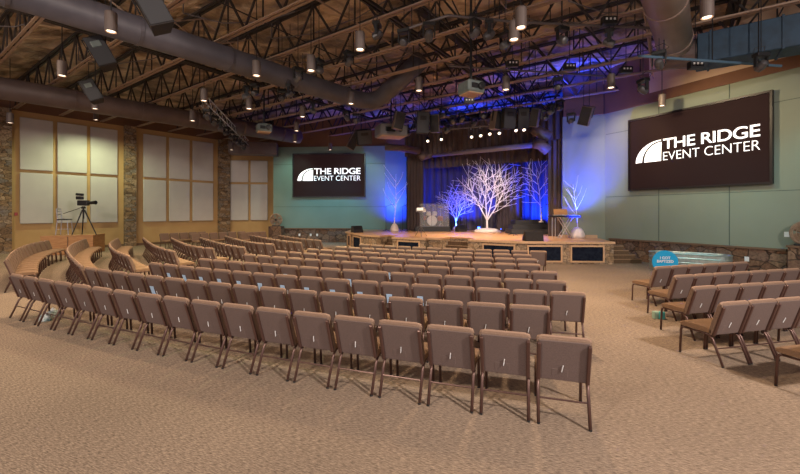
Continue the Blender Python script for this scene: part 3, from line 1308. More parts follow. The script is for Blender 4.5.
sh = thing('drum_shield', 'clear upright drum shield of hinged panels around the drum kit', 'drum shield', (x, y - .7, ZS + .3))
sh.scale = (.82, .8, .85)
for i in range(5):
    m = MB()
    xx = -.95 + i * .43
    m.box((xx + .2, .0, .8), (.41, .012, 1.6))
    pn = m.build('shield_panel', M_ACR, sh)
    m = MB()
    m.box((xx - .01, 0, .8), (.025, .03, 1.6))
    m.box((xx + .2, 0, 1.61), (.43, .03, .02))
    m.build('hinge_strip', M_GREYP, pn)

# music stand / lectern table at left
x, y, z = stg(421, 236.5)
t = thing('music_stand', 'tall music stand with pale sheets on the stage before the drum kit', 'stand', (x, y, ZS))
m = MB()
for a in (.5, 2.6, 4.7):
    m.tube([(0, 0, .5), (.32 * math.cos(a), .3 * math.sin(a), .012)], .013, 6)
m.tube([(0, 0, .4), (0, 0, 1.15)], .018, 8)
m.build('tripod', M_GREYP, t)
m = MB()
m.box((0, 0, 0), (.48, .03, .30), TR(0, .02, 1.25) @ R4('X', -55), .008)
m.build('tray', M_GREYP, t)
m = MB()
m.box((0, -.03, .02), (.30, .012, .24), TR(-.05, .03, 1.27) @ R4('X', -55))
m.build('sheet_music', M_WHITE, t)

# mic stands


def mic_stand(x, y, h, label, boom=.3):
    p = stg(x, y)
    t = thing('microphone_stand', label, 'microphone stand', p, 0, 'microphone stands on the stage')
    m = MB()
    for a in (.3, 2.4, 4.5):
        m.tube([(0, 0, .12), (.28 * math.cos(a), .28 * math.sin(a), .012)], .011, 5)
    m.tube([(0, 0, .1), (0, 0, h)], .013, 6)
    m.build('stand', M_BLACK, t)
    m = MB()
    m.tube([(-.1, 0, h - .04), (boom, 0, h + .12)], .01, 5)
    bm = m.build('boom', M_BLACK, t)
    m = MB()
    m.tube([(boom, 0, h + .12), (boom + .12, 0, h + .15), (boom + .17, 0, h + .16)], [.015, .02, .03], 8)
    m.build('microphone', M_BLACK, bm)


mic_stand(386, 231.5, 1.5, 'black microphone stand left of the slim tree at the stage left')
mic_stand(402.5, 231.8, 1.5, 'black microphone stand right of the slim tree at the stage left')
mic_stand(409, 231.8, 1.45, 'black microphone stand beside the left curtain leg', -.25)
mic_stand(513, 235.5, 2.3, 'tall black microphone stand left of the black riser', .25)
mic_stand(542, 236, 1.4, 'black microphone stand between the riser and the keyboard', .15)

# keyboard on X stand
x, y, z = stg(565, 238.3)
t = thing('keyboard', 'black electronic keyboard on an X stand at the stage right', 'keyboard', (x, y, ZS), .05)
m = MB()
m.box((0, 0, .98), (1.3, .34, .1), bev=.015)
kb = m.build('keyboard_body', M_BLACK, t)
m = MB()
m.box((0, -.09, 1.034), (1.14, .13, .012))
m.build('key_bed', M_WHITE, kb)
m = MB()
for sy in (-.13, .13):
    m.tube([(-.28, sy, .02), (.28, sy, .92)], .018, 6)
    m.tube([(.28, sy, .02), (-.28, sy, .92)], .018, 6)
for sx in (-1, 1):
    for zz in (.02, .92):
        m.tube([(sx * .28, -.2, zz), (sx * .28, .2, zz)], .018, 6)
m.build('x_stand', M_SILVER, t)
m = MB()
m.box((0, 0, 0), (.62, .015, .26), TR(-.15, .12, 1.18) @ R4('X', -12), .004)
m.build('music_rest', M_BOXW, t)
m = MB()
for sx in (-.56, -.42):
    m.tube([(sx, .05, 0), (sx, .05, .93)], .015, 6)
m.build('side_support', M_SILVER, t)


# wedge monitors
def wedge(x, y, w_, label, rz=0.0, m_=M_SPK):
    p = stg(x, y)
    t = thing('stage_monitor', label, 'floor speaker', p, rz, 'wedge monitors on the stage')
    m = MB()
    d, h = .42, .38
    pr = [(-d / 2, 0), (d / 2, 0), (d / 2 - .06, h), (-.02, h), (-d / 2, .1)]
    vs = [(-w_ / 2, a, b) for a, b in pr] + [(w_ / 2, a, b) for a, b in pr]
    n = 5
    fs = [tuple(range(n))[::-1], tuple(range(n, 2 * n))] + [(i, (i + 1) % n, n + (i + 1) % n, n + i) for i in range(n)]
    m.add(vs, [f[::-1] for f in fs])
    m.build('cabinet', m_, t)
    m = MB()
    ny = Vector((0, -.28, .19)).normalized()
    m.box((0, 0, 0), (w_ * .86, .27, .012), TR(0, .105 - .21, .247) @ R4('X', 56))
    m.build('grille', M_BLACK, t)


wedge(533, 241, .72, 'black wedge monitor at the front stage edge before the riser', math.pi)
wedge(357, 232.5, .6, 'dark wedge monitor at the far left end of the stage', .5)
wedge(461, 231.5, .6, 'grey wedge monitor between the blue lit tree and the white mound', .4)

# small blue floor lights
for i, (px, py, Y) in enumerate(((478.5, 227, 24.3), (501, 227.5, 23.8), (510.5, 228, 23.5))):
    x, y, z = D(px, py, Y)
    t = thing('floor_uplight', ['blue floor light left of the white mound', 'blue floor light right of the white mound', 'blue floor light by the tall microphone stand'][i],
              'stage light', (x, y, ZS), 0, 'blue lights on the stage floor')
    m = MB()
    m.lathe([(.11, 0), (.12, .1), (.1, .2), (.09, .22)], 12)
    m.build('housing', M_BLACK, t)
    m = MB()
    m.lathe([(.05, 0), (.085, .01), (.085, .03), (.03, .035)], 12, TR(0, -.1, .16) @ R4('X', 70))
    m.build('lens', M_BLUEL, t)

# blue wash on curtains and trees
def blue(loc, tgt, pw, ang=60):
    lamp('SPOT', 'blue_stage_light', loc, tgt, pw, BLUE, .08, ang, 1.0)


def cwall(x, off, z):
    p = on_line(BA, BB, x)
    return (p.x - .3 * off, p.y - off, z)


for px_, pw_ in ((442, 1900), (459, 3000), (470, 1000), (534, 2200), (545, 2400)):
    blue(cwall(px_, 1.05, 1.15), cwall(px_, .1, 3.6), pw_, 105)
blue(cwall(490, .5, 1.2), cwall(489, 0, 5.0), 2500, 45)
blue((7.85, 16.6, 1.3), (7.9, 17.95, 5.4), 2000, 92)
lamp('SPOT', 'white_blue_light', (8.2, 15.4, 1.0), (8.4, 17.8, 4.6), 420, (.35, .5, 1), .1, 75, .8)
blue((.25, 25.0, 1.1), (-.1, 26.3, 4.6), 2000, 130)
lamp('SPOT', 'pale_blue_light', (.1, 24.6, 1.0), (-.1, 26.2, 4.0), 260, (.4, .65, 1), .1, 70, .8)
# light thrown up on the roof over the stage
blue((7.4, 16.9, 7.0), (8.0, 17.2, 8.6), 600, 100)
blue((4.6, 17.8, 7.2), (5.2, 18.0, 8.6), 130, 100)
blue((3.6, 23.2, 7.25), (4.0, 23.0, 8.6), 350, 125)
# white light on the tall tree and the stage floor
lamp('SPOT', 'tree_light', (4.2, 16.4, 5.3), (5.5, 23.8, 2.6), 1500, (1, .80, .76), .08, 30, .6)

# ------------------------------------------------------------------ stock tank and round sign
a = rw(on(RP, RD, 647), .75)
pa = P(648, 268.5)
pb = Vector(rw(5.1, .95))
pa = Vector((pa[0] + .1, pa[1] + .1))
L = (pb - pa).length
rz = math.atan2(pb.y - pa.y, pb.x - pa.x)
t = thing('stock_tank', 'ribbed galvanized stock tank along the right stone wainscot', 'tank', (pa.x, pa.y, 0), rz)
m = MB()
rr = .38


def oval(r, L, n=12):
    o = []
    for i in range(n + 1):
        a_ = math.pi / 2 + math.pi * i / n
        o.append((r * math.cos(a_), r * math.sin(a_)))
    for i in range(n + 1):
        a_ = -math.pi / 2 + math.pi * i / n
        o.append((L - 2 * .38 + r * math.cos(a_) + 0, r * math.sin(a_)))
    return o


lv = [(0, .36), (.02, .38), (.14, .38), (.16, .395), (.18, .38), (.30, .38), (.32, .395), (.34, .38), (.46, .38), (.48, .395), (.5, .38), (.6, .38), (.62, .40), (.64, .38), (.6, .36), (.05, .345)]
vs, fs = [], []
n_ = 26
for z, r in lv:
    vs += [(p[0] + .38, p[1], z) for p in oval(r, L)]
for i in range(len(lv) - 1):
    for k in range(n_):
        k2 = (k + 1) % n_
        fs.append((i * n_ + k, i * n_ + k2, (i + 1) * n_ + k2, (i + 1) * n_ + k))
fs.append(tuple(range((len(lv) - 1) * n_, len(lv) * n_)))
m.add(vs, fs)
m.build('tank_shell', M_GALV, t)

sx, sy, sz = D(665, 262, 12.9)
t = thing('round_sign', 'round cyan sign reading I GOT BAPTIZED before the galvanized tank', 'sign', (sx, sy, sz), -.25)
m = MB()
m.lathe([(.0, -.015), (.385, -.015), (.385, .015), (0, .015)], 40, R4('X', 90))
m.build('disc', M_SIGN, t)
for txt, w_, h_, x0, z0 in (('I GOT', .30, .085, -.15, .10), ('BAPTIZED', .48, .09, -.24, -.02), ('IT', .12, .05, -.03, -.16)):
    if txt == 'IT':
        continue
    put_mesh(text_mesh(txt, w_, h_, .02), 'sign_lettering', M_WHITE, t, x0, -.018, z0)
m = MB()
m.tube([(-.12, .03, -.3), (-.2, .12, -sz + .01)], .012, 6).tube([(.12, .03, -.3), (.2, .12, -sz + .01)], .012, 6).tube([(0, .03, -.1), (0, .4, -sz + .01)], .012, 6)
m.build('easel', M_BLACK, t)

# teal and pale boxes under right chairs
for px, py, m_, lab in ((655.5, 318.5, mat('pale_green_box', (.35, .5, .38), .7), 'small pale green box on the floor by the right block aisle'),
                        (661.5, 319, M_TEALB, 'small teal box on the floor by the right block aisle')):
    x, y, z = P(px, py)
    m = MB()
    m.box((0, 0, .07), (.10, .08, .14), bev=.008)
    tag(m.build('small_box', m_, loc=(x, y, 0), rot=(0, 0, .2)), lab, 'box', 'small boxes by the right aisle')

# pair of light sneakers under nearest row, left
for i, (px, py) in enumerate(((45.5, 321), (53, 317))):
    x, y, z = P(px, py)
    t = thing('tissue_box', ['white patterned box on the floor under the nearest row, left one', 'white patterned box under the nearest row, right one'][i],
              'box', (x, y, 0), .4 + i, 'white boxes under the nearest row')
    m = MB()
    m.box((0, 0, .06), (.17, .11, .12), bev=.01)
    m.build('box_body', mat('patterned_white%d' % i, (.7, .72, .7), .7, noise=(18, (.15, .25, .25), (1, 1, 1))), t)
    m = MB()
    m.lathe([(.03, 0), (.045, .03), (.01, .07)], 8, TR(0, 0, .115))
    m.build('tissue', M_WHITE, t)

# ------------------------------------------------------------------ camera platform
# front-left corner from picture, faces the room
fa = Vector((-19.0 * .98, 19.5))
A0 = on_line(Vector(lw(-3, 1.9)), Vector(lw(3, 1.9)), 40)
xL, yL, _ = D(40.5, 235, 18.0)
pl0 = Vector((xL, yL))
xR, yR, _ = D(93, 235, 19.1)
pl1 = Vector((xR, yR))
xB, yB, _ = D(104.8, 234.5, 20.3)
pl2 = Vector((xB, yB))
pl3 = pl2 + (pl0 - pl1)
t = thing('camera_platform', 'orange wooden platform under the video camera by the left wall', 'platform', (0, 0, 0))
HP = H - (235 - HY) * 19.0 / F
m = MB()
m.prism([pl0, pl1, pl2, pl3], 0, HP - .05)
m.build('box_body', M_BOXW, t)
m = MB()
cc = (pl0 + pl2) / 2
m.prism([tuple(cc + (p - cc) * 1.02) for p in (pl0, pl1, pl2, pl3)], HP - .05, HP)
m.build('platform_top', M_BOXW, t)
m = MB()
d_ = (pl1 - pl0)
for u in (.5,):
    q = pl0 + d_ * u
    m.prism([q, q + d_ * .012, q + d_ * .012 + Vector((.01, -.03)), q + Vector((.01, -.03))], .02, HP - .06)
m.build('board_joint', M_CAP, t)

# silver stool chair on platform
x, y, z = D(64.5, 233.5, 19.2)
t = thing('metal_bar_chair', 'silver metal bar chair with black seat standing on the camera platform', 'chair', (x, y, HP), -1.25)
for sx in (-1, 1):
    m = MB()
    m.tube([(sx * .2, .2, .74), (sx * .23, .25, .0)], .02, 6)
    m.build('leg', M_SILVER, t)
    m = MB()
    m.tube([(sx * .2, -.24, 1.3), (sx * .2, -.2, .74), (sx * .23, -.26, .0)], .02, 6)
    m.build('leg', M_SILVER, t)
m = MB()
m.box((0, 0, .76), (.46, .46, .06), bev=.02)
m.build('seat', M_BLACK, t)
m = MB()
for zz in (1.02, 1.16, 1.28):
    m.box((0, -.225 - (zz - 1) * .05, zz), (.4, .02, .05))
m.build('back_slat', M_SILVER, t)
m = MB()
for a_, b_ in (((-.215, .225), (.215, .225)), ((-.215, -.235), (.215, -.235)), ((-.215, .225), (-.215, -.235)), ((.215, .225), (.215, -.235))):
    m.tube([(a_[0], a_[1], .28), (b_[0], b_[1], .28)], .012, 6)
m.build('foot_rail', M_SILVER, t)

# video camera on tripod
x, y, z = D(83.5, 233.5, 19.0)
t = thing('video_camera', 'black video camera on a tripod standing on the camera platform', 'camera', (x, y, HP), -.1)
for a in (.2, 2.3, 4.4):
    m = MB()
    m.tube([(.04 * math.cos(a), .04 * math.sin(a), 1.25), (.62 * math.cos(a), .45 * math.sin(a), .015)], [.035, .022], 6)
    m.build('tripod_leg', M_BLACK, t)
m = MB()
m.tube([(0, 0, .8), (0, 0, 1.35)], .035, 8)
m.lathe([(.09, 1.3), (.1, 1.36), (.06, 1.42)], 12)
m.build('tripod_head', M_BLACK, t)
m = MB()
m.box((0, 0, 1.58), (.55, .2, .26), bev=.03)
m.box((-.2, 0, 1.83), (.34, .14, .16), bev=.02)
m.build('camera_body', M_BLACK, t)
m = MB()
m.tube([(.27, 0, 1.58), (.5, 0, 1.6), (.66, 0, 1.6)], [.08, .08, .1], 12)
m.build('camera_lens', M_BLACK, t)
m = MB()
m.box((-.32, -.02, 1.98), (.42, .06, .12), R4('Y', 4), .01)
m.build('viewfinder', M_BLACK, t)
m = MB()
m.tube([(-.05, 0, 1.38), (-.5, -.1, 1.2), (-.95, -.15, 1.05)], .014, 6)
m.build('pan_handle', M_BLACK, t)


# round floor fans on stone piers
def fan(loc, rz, label, r=.42):
    t = thing('drum_fan', label, 'fan', loc, rz, 'round drum fans')
    m = MB()
    m.tube([(r * math.cos(i * math.pi / 16), 0, r + .05 + r * math.sin(i * math.pi / 16)) for i in range(32)], .045, 8, closed=True)
    m.build('rim', M_WICK, t)
    for i in range(5):
        m = MB()
        mt = TR(0, 0, r + .05) @ R4('Y', 72 * i) @ R4('Z', 0)
        m.add([(.05, -.03, -.05), (r * .85, -.06, -.16), (r * .88, .04, .12), (.05, .03, .05), (.05, -.015, -.05), (r * .85, -.045, -.16), (r * .88, .055, .12), (.05, .045, .05)],
              [(0, 1, 2, 3), (7, 6, 5, 4), (0, 4, 5, 1), (1, 5, 6, 2), (2, 6, 7, 3), (3, 7, 4, 0)], mt)
        m.build('blade', M_WICK, t)
    m = MB()
    m.lathe([(0, -.08), (.08, -.08), (.08, .08), (0, .08)], 12, TR(0, 0, r + .05) @ R4('X', 90))
    m.build('hub', M_BLACK, t)
    m = MB()
    for k in range(3):
        rr_ = r * (.35 + .25 * k)
        m.tube([(rr_ * math.cos(i * math.pi / 12), -.09, r + .05 + rr_ * math.sin(i * math.pi / 12)) for i in range(24)], .008, 4, closed=True)
    for k in range(12):
        a_ = k * math.pi / 6
        m.tube([(.06 * math.cos(a_), -.09, r + .05 + .06 * math.sin(a_)), (r * math.cos(a_), -.06, r + .05 + r * math.sin(a_))], .006, 4)
    m.build('guard', M_WICK, t)
    m = MB()
    m.box((0, 0, .03), (.5, .25, .06), bev=.01)
    m.build('base', M_BLACK, t)


fan((-8.32, 25.85, 1.1), .1, 'round brown fan on the stone pier at the far left corner of the green wall', .38)
q = rw(on(RP, RD, 811), .35)
fan((q[0], q[1], 1.04), -1.0, 'round brown fan on the stone ledge at the right photo edge', .33)

# wall switches and outlets
def plate(p, rz, z, label, m_=M_WHITE):
    m = MB()
    m.box((0, 0, 0), (.12, .02, .16), bev=.004)
    tag(m.build('wall_plate', m_, loc=(p[0], p[1], z), rot=(0, 0, rz)), label, 'wall plate', 'wall plates')


rr_z = math.atan2(RD[1], RD[0])
for px, z, off, lab in ((787, 1.35, .02, 'white switch plate on the green wall at the right photo edge'),
                        (749, .48, .16, 'white outlet on the stone wainscot behind the right chairs'),
                        (722, .5, .16, 'white outlet on the stone wainscot right of the tank')):
    plate(rw(on(RP, RD, px), off), rr_z, z, lab)
for px, lab in ((299, 'leftmost'), (310.5, 'middle'), (317, 'rightmost')):
    x_ = (px - 400) * 26 / F
    plate((x_, 26.0 + (-x_ - 5.75) * .07 - .06 + .1, ), 0, .48, lab + ' of three white outlets on the far left stone wainscot') if False else None
    plate((x_, 26.25 - (x_ + 8.5) * .0727 - .012), -.07, .5, lab + ' of three white outlets on the far left stone wainscot')
tt = on(LP, LD, 16)
plate(lw(tt, .02), math.atan2(LD[1], LD[0]), 1.95, 'small red alarm plate beside the left stone column', M_RED)

# ------------------------------------------------------------------ roof joists
ju, jn = Vector((-.8167, .577)), Vector((.577, .8167))
ZB, ZJT = 7.25, 8.45
room = [lw(-15.5, .1), lw(tL1, .1), (-9.2, 28.2), (9.0, 28.2), (9.6, 17.6), rw(0, .35), rw(18, .35), (13, -3), (-10, -3)]
room = [Vector(lw(-15.5, .15)), Vector(lw(tL1, .15)), Vector((-9.2, 28.1)), Vector((8.3, 28.1)), Vector(rw(.4, .5)), Vector(rw(18, .5)), Vector((-12, -4))]


def clip_line(p, d):
    lo, hi = -60, 60
    n = len(room)
    ss = []
    for i in range(n):
        a, b = room[i], room[(i + 1) % n]
        e = b - a
        den = d.x * e.y - d.y * e.x
        if abs(den) < 1e-9:
            continue
        s = ((a.x - p.x) * e.y - (a.y - p.y) * e.x) / den
        u = ((a.x - p.x) * d.y - (a.y - p.y) * d.x) / den
        if 0 <= u <= 1:
            ss.append(s)
    return (min(ss), max(ss)) if len(ss) >= 2 else None


web_mesh = {}
wm = MB()
hh = ZJT - ZB
bay = 1.7
wm.box((0, 0, 0), (.055, .055, math.hypot(hh, bay / 2)), TR(bay / 4, 0, hh / 2) @ R4('Y', math.degrees(math.atan2(bay / 2, hh))))
web_a = wm.build('web_member', M_WEB)
wm = MB()
wm.box((0, 0, 0), (.05, .05, math.hypot(hh, bay / 2)), TR(-bay / 4, 0, hh / 2) @ R4('Y', -math.degrees(math.atan2(bay / 2, hh))))
web_b = wm.build('web_member', M_WEB)
wm = MB()
wm.box((0, 0, hh / 2), (.035, .035, hh))
web_c = wm.build('web_member', M_WEB)
protos = (web_a, web_b, web_c)
ds = [2.85 + 1.77 * k for k in range(15)]
for k, d in enumerate(ds):
    p = jn * d
    c = clip_line(p, ju)
    if not c:
        continue
    s0, s1 = c
    L = s1 - s0
    o = p + ju * s0
    rz = math.atan2(ju.y, ju.x)
    t = thing('roof_joist', 'long open web steel roof joist, %s counted from the camera' % ORD[k], 'roof joist', (o.x, o.y, ZB), rz, 'parallel steel roof joists')
    m = MB()
    for sy in (-.055, .055):
        m.box((L / 2, sy, 0.0), (L, .07, .03))
        m.box((L / 2, sy * .55, .03), (L, .012, .05))
    m.build('bottom_chord', M_CHORD, t)
    m = MB()
    for sy in (-.055, .055):
        m.box((L / 2, sy, hh), (L, .07, .07))
    m.build('top_chord', M_WEB, t)
    nb = int(L / bay)
    for i in range(nb):
        for w_ in (protos if d < 20 else protos[:2]):
            q = w_.copy()
            COL.objects.link(q)
            q.parent = t
            q.location = (bay * (i + (0 if w_ is web_a else 1 if w_ is web_b else .5)), 0, 0)
for w_ in protos:
    bpy.data.objects.remove(w_)

# cross girders (deep, perpendicular to the joists)
for k, s in enumerate((-9, -1.5, 6.5, 14.5)):
    p = ju * s
    c = clip_line(p, jn)
    s0, s1 = max(c[0], 1.0), c[1]
    o = p + jn * s0
    L = s1 - s0
    t = thing('roof_girder', 'dark deep lattice girder crossing the joists, %s from the right' % ORD[k], 'roof girder', (o.x, o.y, 7.55), math.atan2(jn.y, jn.x), 'lattice girders above the joists')
    m = MB()
    m.box((L / 2, -.06, 0), (L, .06, .08)).box((L / 2, .06, 0), (L, .06, .08))
    m.build('bottom_chord', M_WEB, t)
    m = MB()
    m.box((L / 2, 0, .85), (L, .2, .12))
    m.build('top_chord', M_WEB, t)
    nb = min(48, int(L / .9))
    for i in range(nb):
        m = MB()
        sg = 1 if i % 2 else -1
        m.box((0, 0, 0), (.05, .05, 1.2), TR(.9 * (i + .5), 0, .43) @ R4('Y', sg * 45))
        m.build('web_member', M_WEB, t)

# slender bridging angles, conduits and braces between the joists
rnd = random.Random(3)
zs_ = [(7.32, .02), (8.2, .022), (7.9, .016)]
kk = 0
for i, sv in enumerate((-17, -13.4, -11, -6.5, -4, -2.6, .6, 2.2, 3.9, 5.2, 8.4, 10.3, 12.2, 16.5)):
    p = ju * sv
    c = clip_line(p, jn)
    if c is None:
        continue
    s0, s1 = max(c[0], 1.5), c[1]
    if s1 - s0 < 3:
        continue
    zz, rr_ = zs_[i % 3]
    a_ = p + jn * s0
    b_ = p + jn * s1
    m = MB()
    m.tube([(a_.x, a_.y, zz), (b_.x, b_.y, zz)], rr_ * 1.3, 5)
    if i % 3 == 0:
        ns = int((s1 - s0) / 1.77)
        for q in range(ns):
            c0 = jn * (2.85 + 1.77 * q) + p
            c1 = jn * (2.85 + 1.77 * (q + 1)) + p
            if 2.85 + 1.77 * q < s0 or 2.85 + 1.77 * (q + 1) > s1:
                continue
            m.tube([(c0.x, c0.y, 7.32), (c1.x, c1.y, 8.2)], .024, 4)
            m.tube([(c0.x, c0.y, 8.2), (c1.x, c1.y, 7.32)], .024, 4)
    tag(m.build('joist_bridging', M_WEB if i % 2 else M_CHORD), 'thin roof brace line running across the joists, %s from the left wall' % ORD[kk], 'roof brace', 'brace lines across the joists')
    kk += 1
for i in range(12):
    px_, py_ = [(30, 20), (130, 60), (240, 20), (330, 25), (380, 60), (440, 60), (500, 70), (560, 20), (590, 55), (430, 95), (620, 10), (300, 60)][i]
    c = Vector(P(px_, py_, 7.7))
    an = rnd.uniform(-.5, .5)
    d = Vector((math.cos(an), math.sin(an), 0)) * rnd.uniform(1.5, 2.6)
    m = MB()
    m.tube([c - d + Vector((0, 0, .1)), c - d * .3 + Vector((0, 0, -.12)), c + d * .4 + Vector((0, 0, -.02)), c + d + Vector((0, 0, .35))], .018, 5)
    m.tube([c - d + Vector((0, 0, .1)), c - d + Vector((0, 0, .6))], .018, 5)
    tag(m.build('sagging_cable', M_GREYP), 'grey cable drooping between the roof joists, ' + ['top left corner', 'left of the pendant below the big duct', 'top left of centre', 'above the high pendant', 'right of the duct bend',
        'left of the projector pole', 'right of the projector', 'top right of centre', 'left of the fat duct', 'below the projector', 'beside the fat duct top', 'over the long duct'][i], 'cable', 'drooping cables under the roof')

# ------------------------------------------------------------------ ducts
DV = Vector((.6302, .7764, 0))


def duct(name, pts, r, m_, label, bands=True, n=20):
    t = thing(name, label, 'duct', pts[0], 0, 'air ducts')
    o = Vector(pts[0])
    m = MB()
    pl_ = [Vector(p) - o for p in pts]
    m.tube(pl_, r, n)
    m.build('duct_shell', m_, t, smooth=True)
    if bands:
        for i in range(len(pl_) - 1):
            a, b = pl_[i], pl_[i + 1]
            L_ = (b - a).length
            for k_ in range(1, int(L_ / 2.4) + 1):
                c_ = a.lerp(b, k_ * 2.4 / L_) if k_ * 2.4 < L_ else None
                if c_ is None:
                    continue
                d_ = (b - a).normalized() * .04
                m = MB()
                m.tube([c_ - d_, c_ + d_], r + .018, n)
                m.build('joint_band', m_, t)
    return t


# big duct crossing upper left
a1 = P(348, 97, 6.75)
Y = Vector(a1)
s = Y - DV * 17
e1 = Y + DV * .5
el = [tuple(s), tuple(e1), tuple(e1 + Vector((.55, .3, .02))), tuple(e1 + Vector((1.0, .1, .12))), tuple(e1 + Vector((1.7, -.6, .5))), tuple(e1 + Vector((2.6, -1.6, 1.05)))]
duct('round_duct', el, .36, M_DUCT, 'long round grey duct crossing below the joists at upper left')
# duct along the left wall
a1 = Vector(P(0, 88, 6.75))
e2 = Vector(P(299, 137, 6.75))
dv2 = (e2 - a1).normalized()
duct('round_duct', [tuple(a1 - dv2 * 5), tuple(e2)], .42, M_DUCTB, 'long round brown duct above the ochre wall and its fabric panels')
# overhead duct at right
e3 = Vector(P(675, 44, 6.8))
s3 = e3 - DV * 10
duct('round_duct', [tuple(s3), tuple(e3)], .42, mat('tan_duct', (.23, .165, .14), .5, .1, noise=(2, (.27, .195, .165), (1, 1, 1))), 'fat round brown duct coming down from the upper right edge')
# rectangular blue duct
q0 = Vector(P(697, 65, 6.35))
q1 = q0 + Vector((.8167, -.577, 0)) * 4.6
L = (q1 - q0).length
t = thing('rectangular_duct', 'dark blue rectangular duct joined to the fat round duct at upper right', 'duct', q0, math.atan2(-.577, .8167), 'air ducts')
m = MB()
m.box((L / 2, .35, .45), (L, .9, .85), bev=.02)
m.build('duct_shell', M_DBLUE, t)
for k_ in range(3):
    m = MB()
    m.box((.3 + k_ * 1.5, .35, .45), (.05, .96, .91))
    m.build('joint_band', M_DBLUE, t)
m = MB()
m.tube([(-.75, .35, .55), (-.3, .35, .5), (.05, .35, .45)], [.40, .42, .42], 18)
m.build('duct_collar', M_DUCTB, t)
# small white duct over the stage valance
pA, pB = D(433, 155, 23.2), D(540, 144.5, 18.6)
o = duct('pipe_duct', [pA, pB], .14, mat('pale_pipe', (.17, .15, .20), .6), 'slim pale duct running before the stage valances', False)
pp = D(422, 157, 23.2)
duct('pipe_duct', [tuple(Vector(pp) + Vector((0, -.6, 0))), pp, tuple(Vector(pA) + Vector((-.1, 0, .1))), pA], .24, M_DUCTB, 'short curved duct elbow at the left end of the slim duct', False)
pp = D(541, 133, 18.2)
duct('pipe_duct', [D(533, 128, 18.2), pp, D(549, 137, 18.2)], .26, M_DUCTB, 'upper short dark duct elbow right of the stage valance', False)
duct('pipe_duct', [D(534, 143, 18.0), D(541, 145, 18.0), D(548, 151, 18.0)], .24, M_DUCTB, 'lower short dark duct elbow right of the stage valance', False)
duct('pipe_duct', [D(385, 147, 22.0), D(400, 148, 22.0), D(419, 151, 22.6)], .2, M_DUCTB, 'short brown duct left of the stage opening', False)
# box-shaped duct end over alcove
x, y, z = D(254, 152, 25.5)
t = thing('rectangular_duct', 'dark brown box duct hanging over the alcove bay', 'duct', (x, y, z - .1), .2, 'air ducts')
m = MB()
m.box((0, 0, .3), (3.0, 1.0, .8), bev=.03)
m.build('duct_shell', M_DUCTB, t)

# ------------------------------------------------------------------ pendant lights


def make_pendant():
    t = thing('pendant_light', 'x', 'pendant light', (0, 0, 0))
    m = MB()
    r = .115
    m.lathe([(r, 0), (r, .40), (r * .94, .42), (.02, .425), (.015, .40), (r * .9, .39), (r * .9, 0), (r, 0)], 20, cap=False)
    can = m.build('can', M_CAN, t, smooth=False)
    m = MB()
    m.lathe([(r * .89, .008), (r * .8, .07), (.03, .13)], 18, cap=False)
    m.build('reflector', M_REFL, can)
    m = MB()
    m.lathe([(.075, .018), (.075, .05), (.03, .08)], 16)
    m.build('bulb', M_LENS, can)
    m = MB()
    m.tube([(0, 0, .42), (0, 0, 2.74)], .012, 6)
    m.build('stem', M_BLACK, t)
    return t


pend = make_pendant()
register(pend)
PN = [(111, 32, 'just in front of the big upper left duct', 1), (62, 76, 'hanging below the big upper left duct', 1), (256.5, 76, 'on the big duct, centre left', 1),
      (360, 50, 'hanging right of the duct bend, high centre left', 1), (204, 101, 'at the duct over the middle bay', 1), (351, 104, 'at the bend of the big duct', 1),
      (10, 123, 'by the left edge stone column', 1), (95, 109, 'on the wall duct above the left bay', 1), (96, 120, 'lit above the left bay panels', 2),
      (192.5, 121, 'before the wall duct above the middle bay', 1), (311, 71, 'greenish lit, above the long duct', 2), (249, 109, 'greenish lit, left of the small projector', 2),
      (302.5, 117, 'right of the small projector', 1), (296.5, 131, 'below and right of the small projector', 1), (295, 142, 'lowest one left of the far screen wall', 1),
      (231.5, 150, 'low over the alcove bay', 1), (330, 150, 'small one above the far logo screen', 0), (521, 28, 'large one at top centre', 1),
      (514, 40, 'partly behind the large top centre one', 1), (419, 91, 'left of the ceiling projector', 1), (506, 90, 'right of the ceiling projector', 1),
      (707, 18, 'large one under the blue duct at upper right', 1), (611, 88, 'above the right stage wall', 1), (662, 106, 'above the near logo screen', 0)]
first = True
for px, py, lab, lit in PN:
    zb = 5.9
    if (px, py) in ((95, 109),):
        zb = 6.0
    if (px, py) == (10, 123):
        zb = 5.75
    if (px, py) == (96, 120):
        zb = 6.9
    loc = P(px, py, zb)
    lab2 = 'cylindrical bronze pendant light ' + lab
    if first:
        pend.location = loc
        tag(pend, lab2, None, 'cylindrical pendant lights')
        first = False
    else:
        dup(pend, loc, (0, 0, 0), lab2, 'cylindrical pendant lights')
    if lit:
        colr = (.85, 1, .55) if lit == 2 else WARM
        lamp('SPOT', 'pendant_bulb', (loc[0], loc[1], loc[2] - .02), (loc[0], loc[1], 0), (430 if px < 310 else 340) if lit == 1 else 520, colr, .07, 156 if (px, py) == (96, 120) else 118, .75)

# ------------------------------------------------------------------ hung speakers


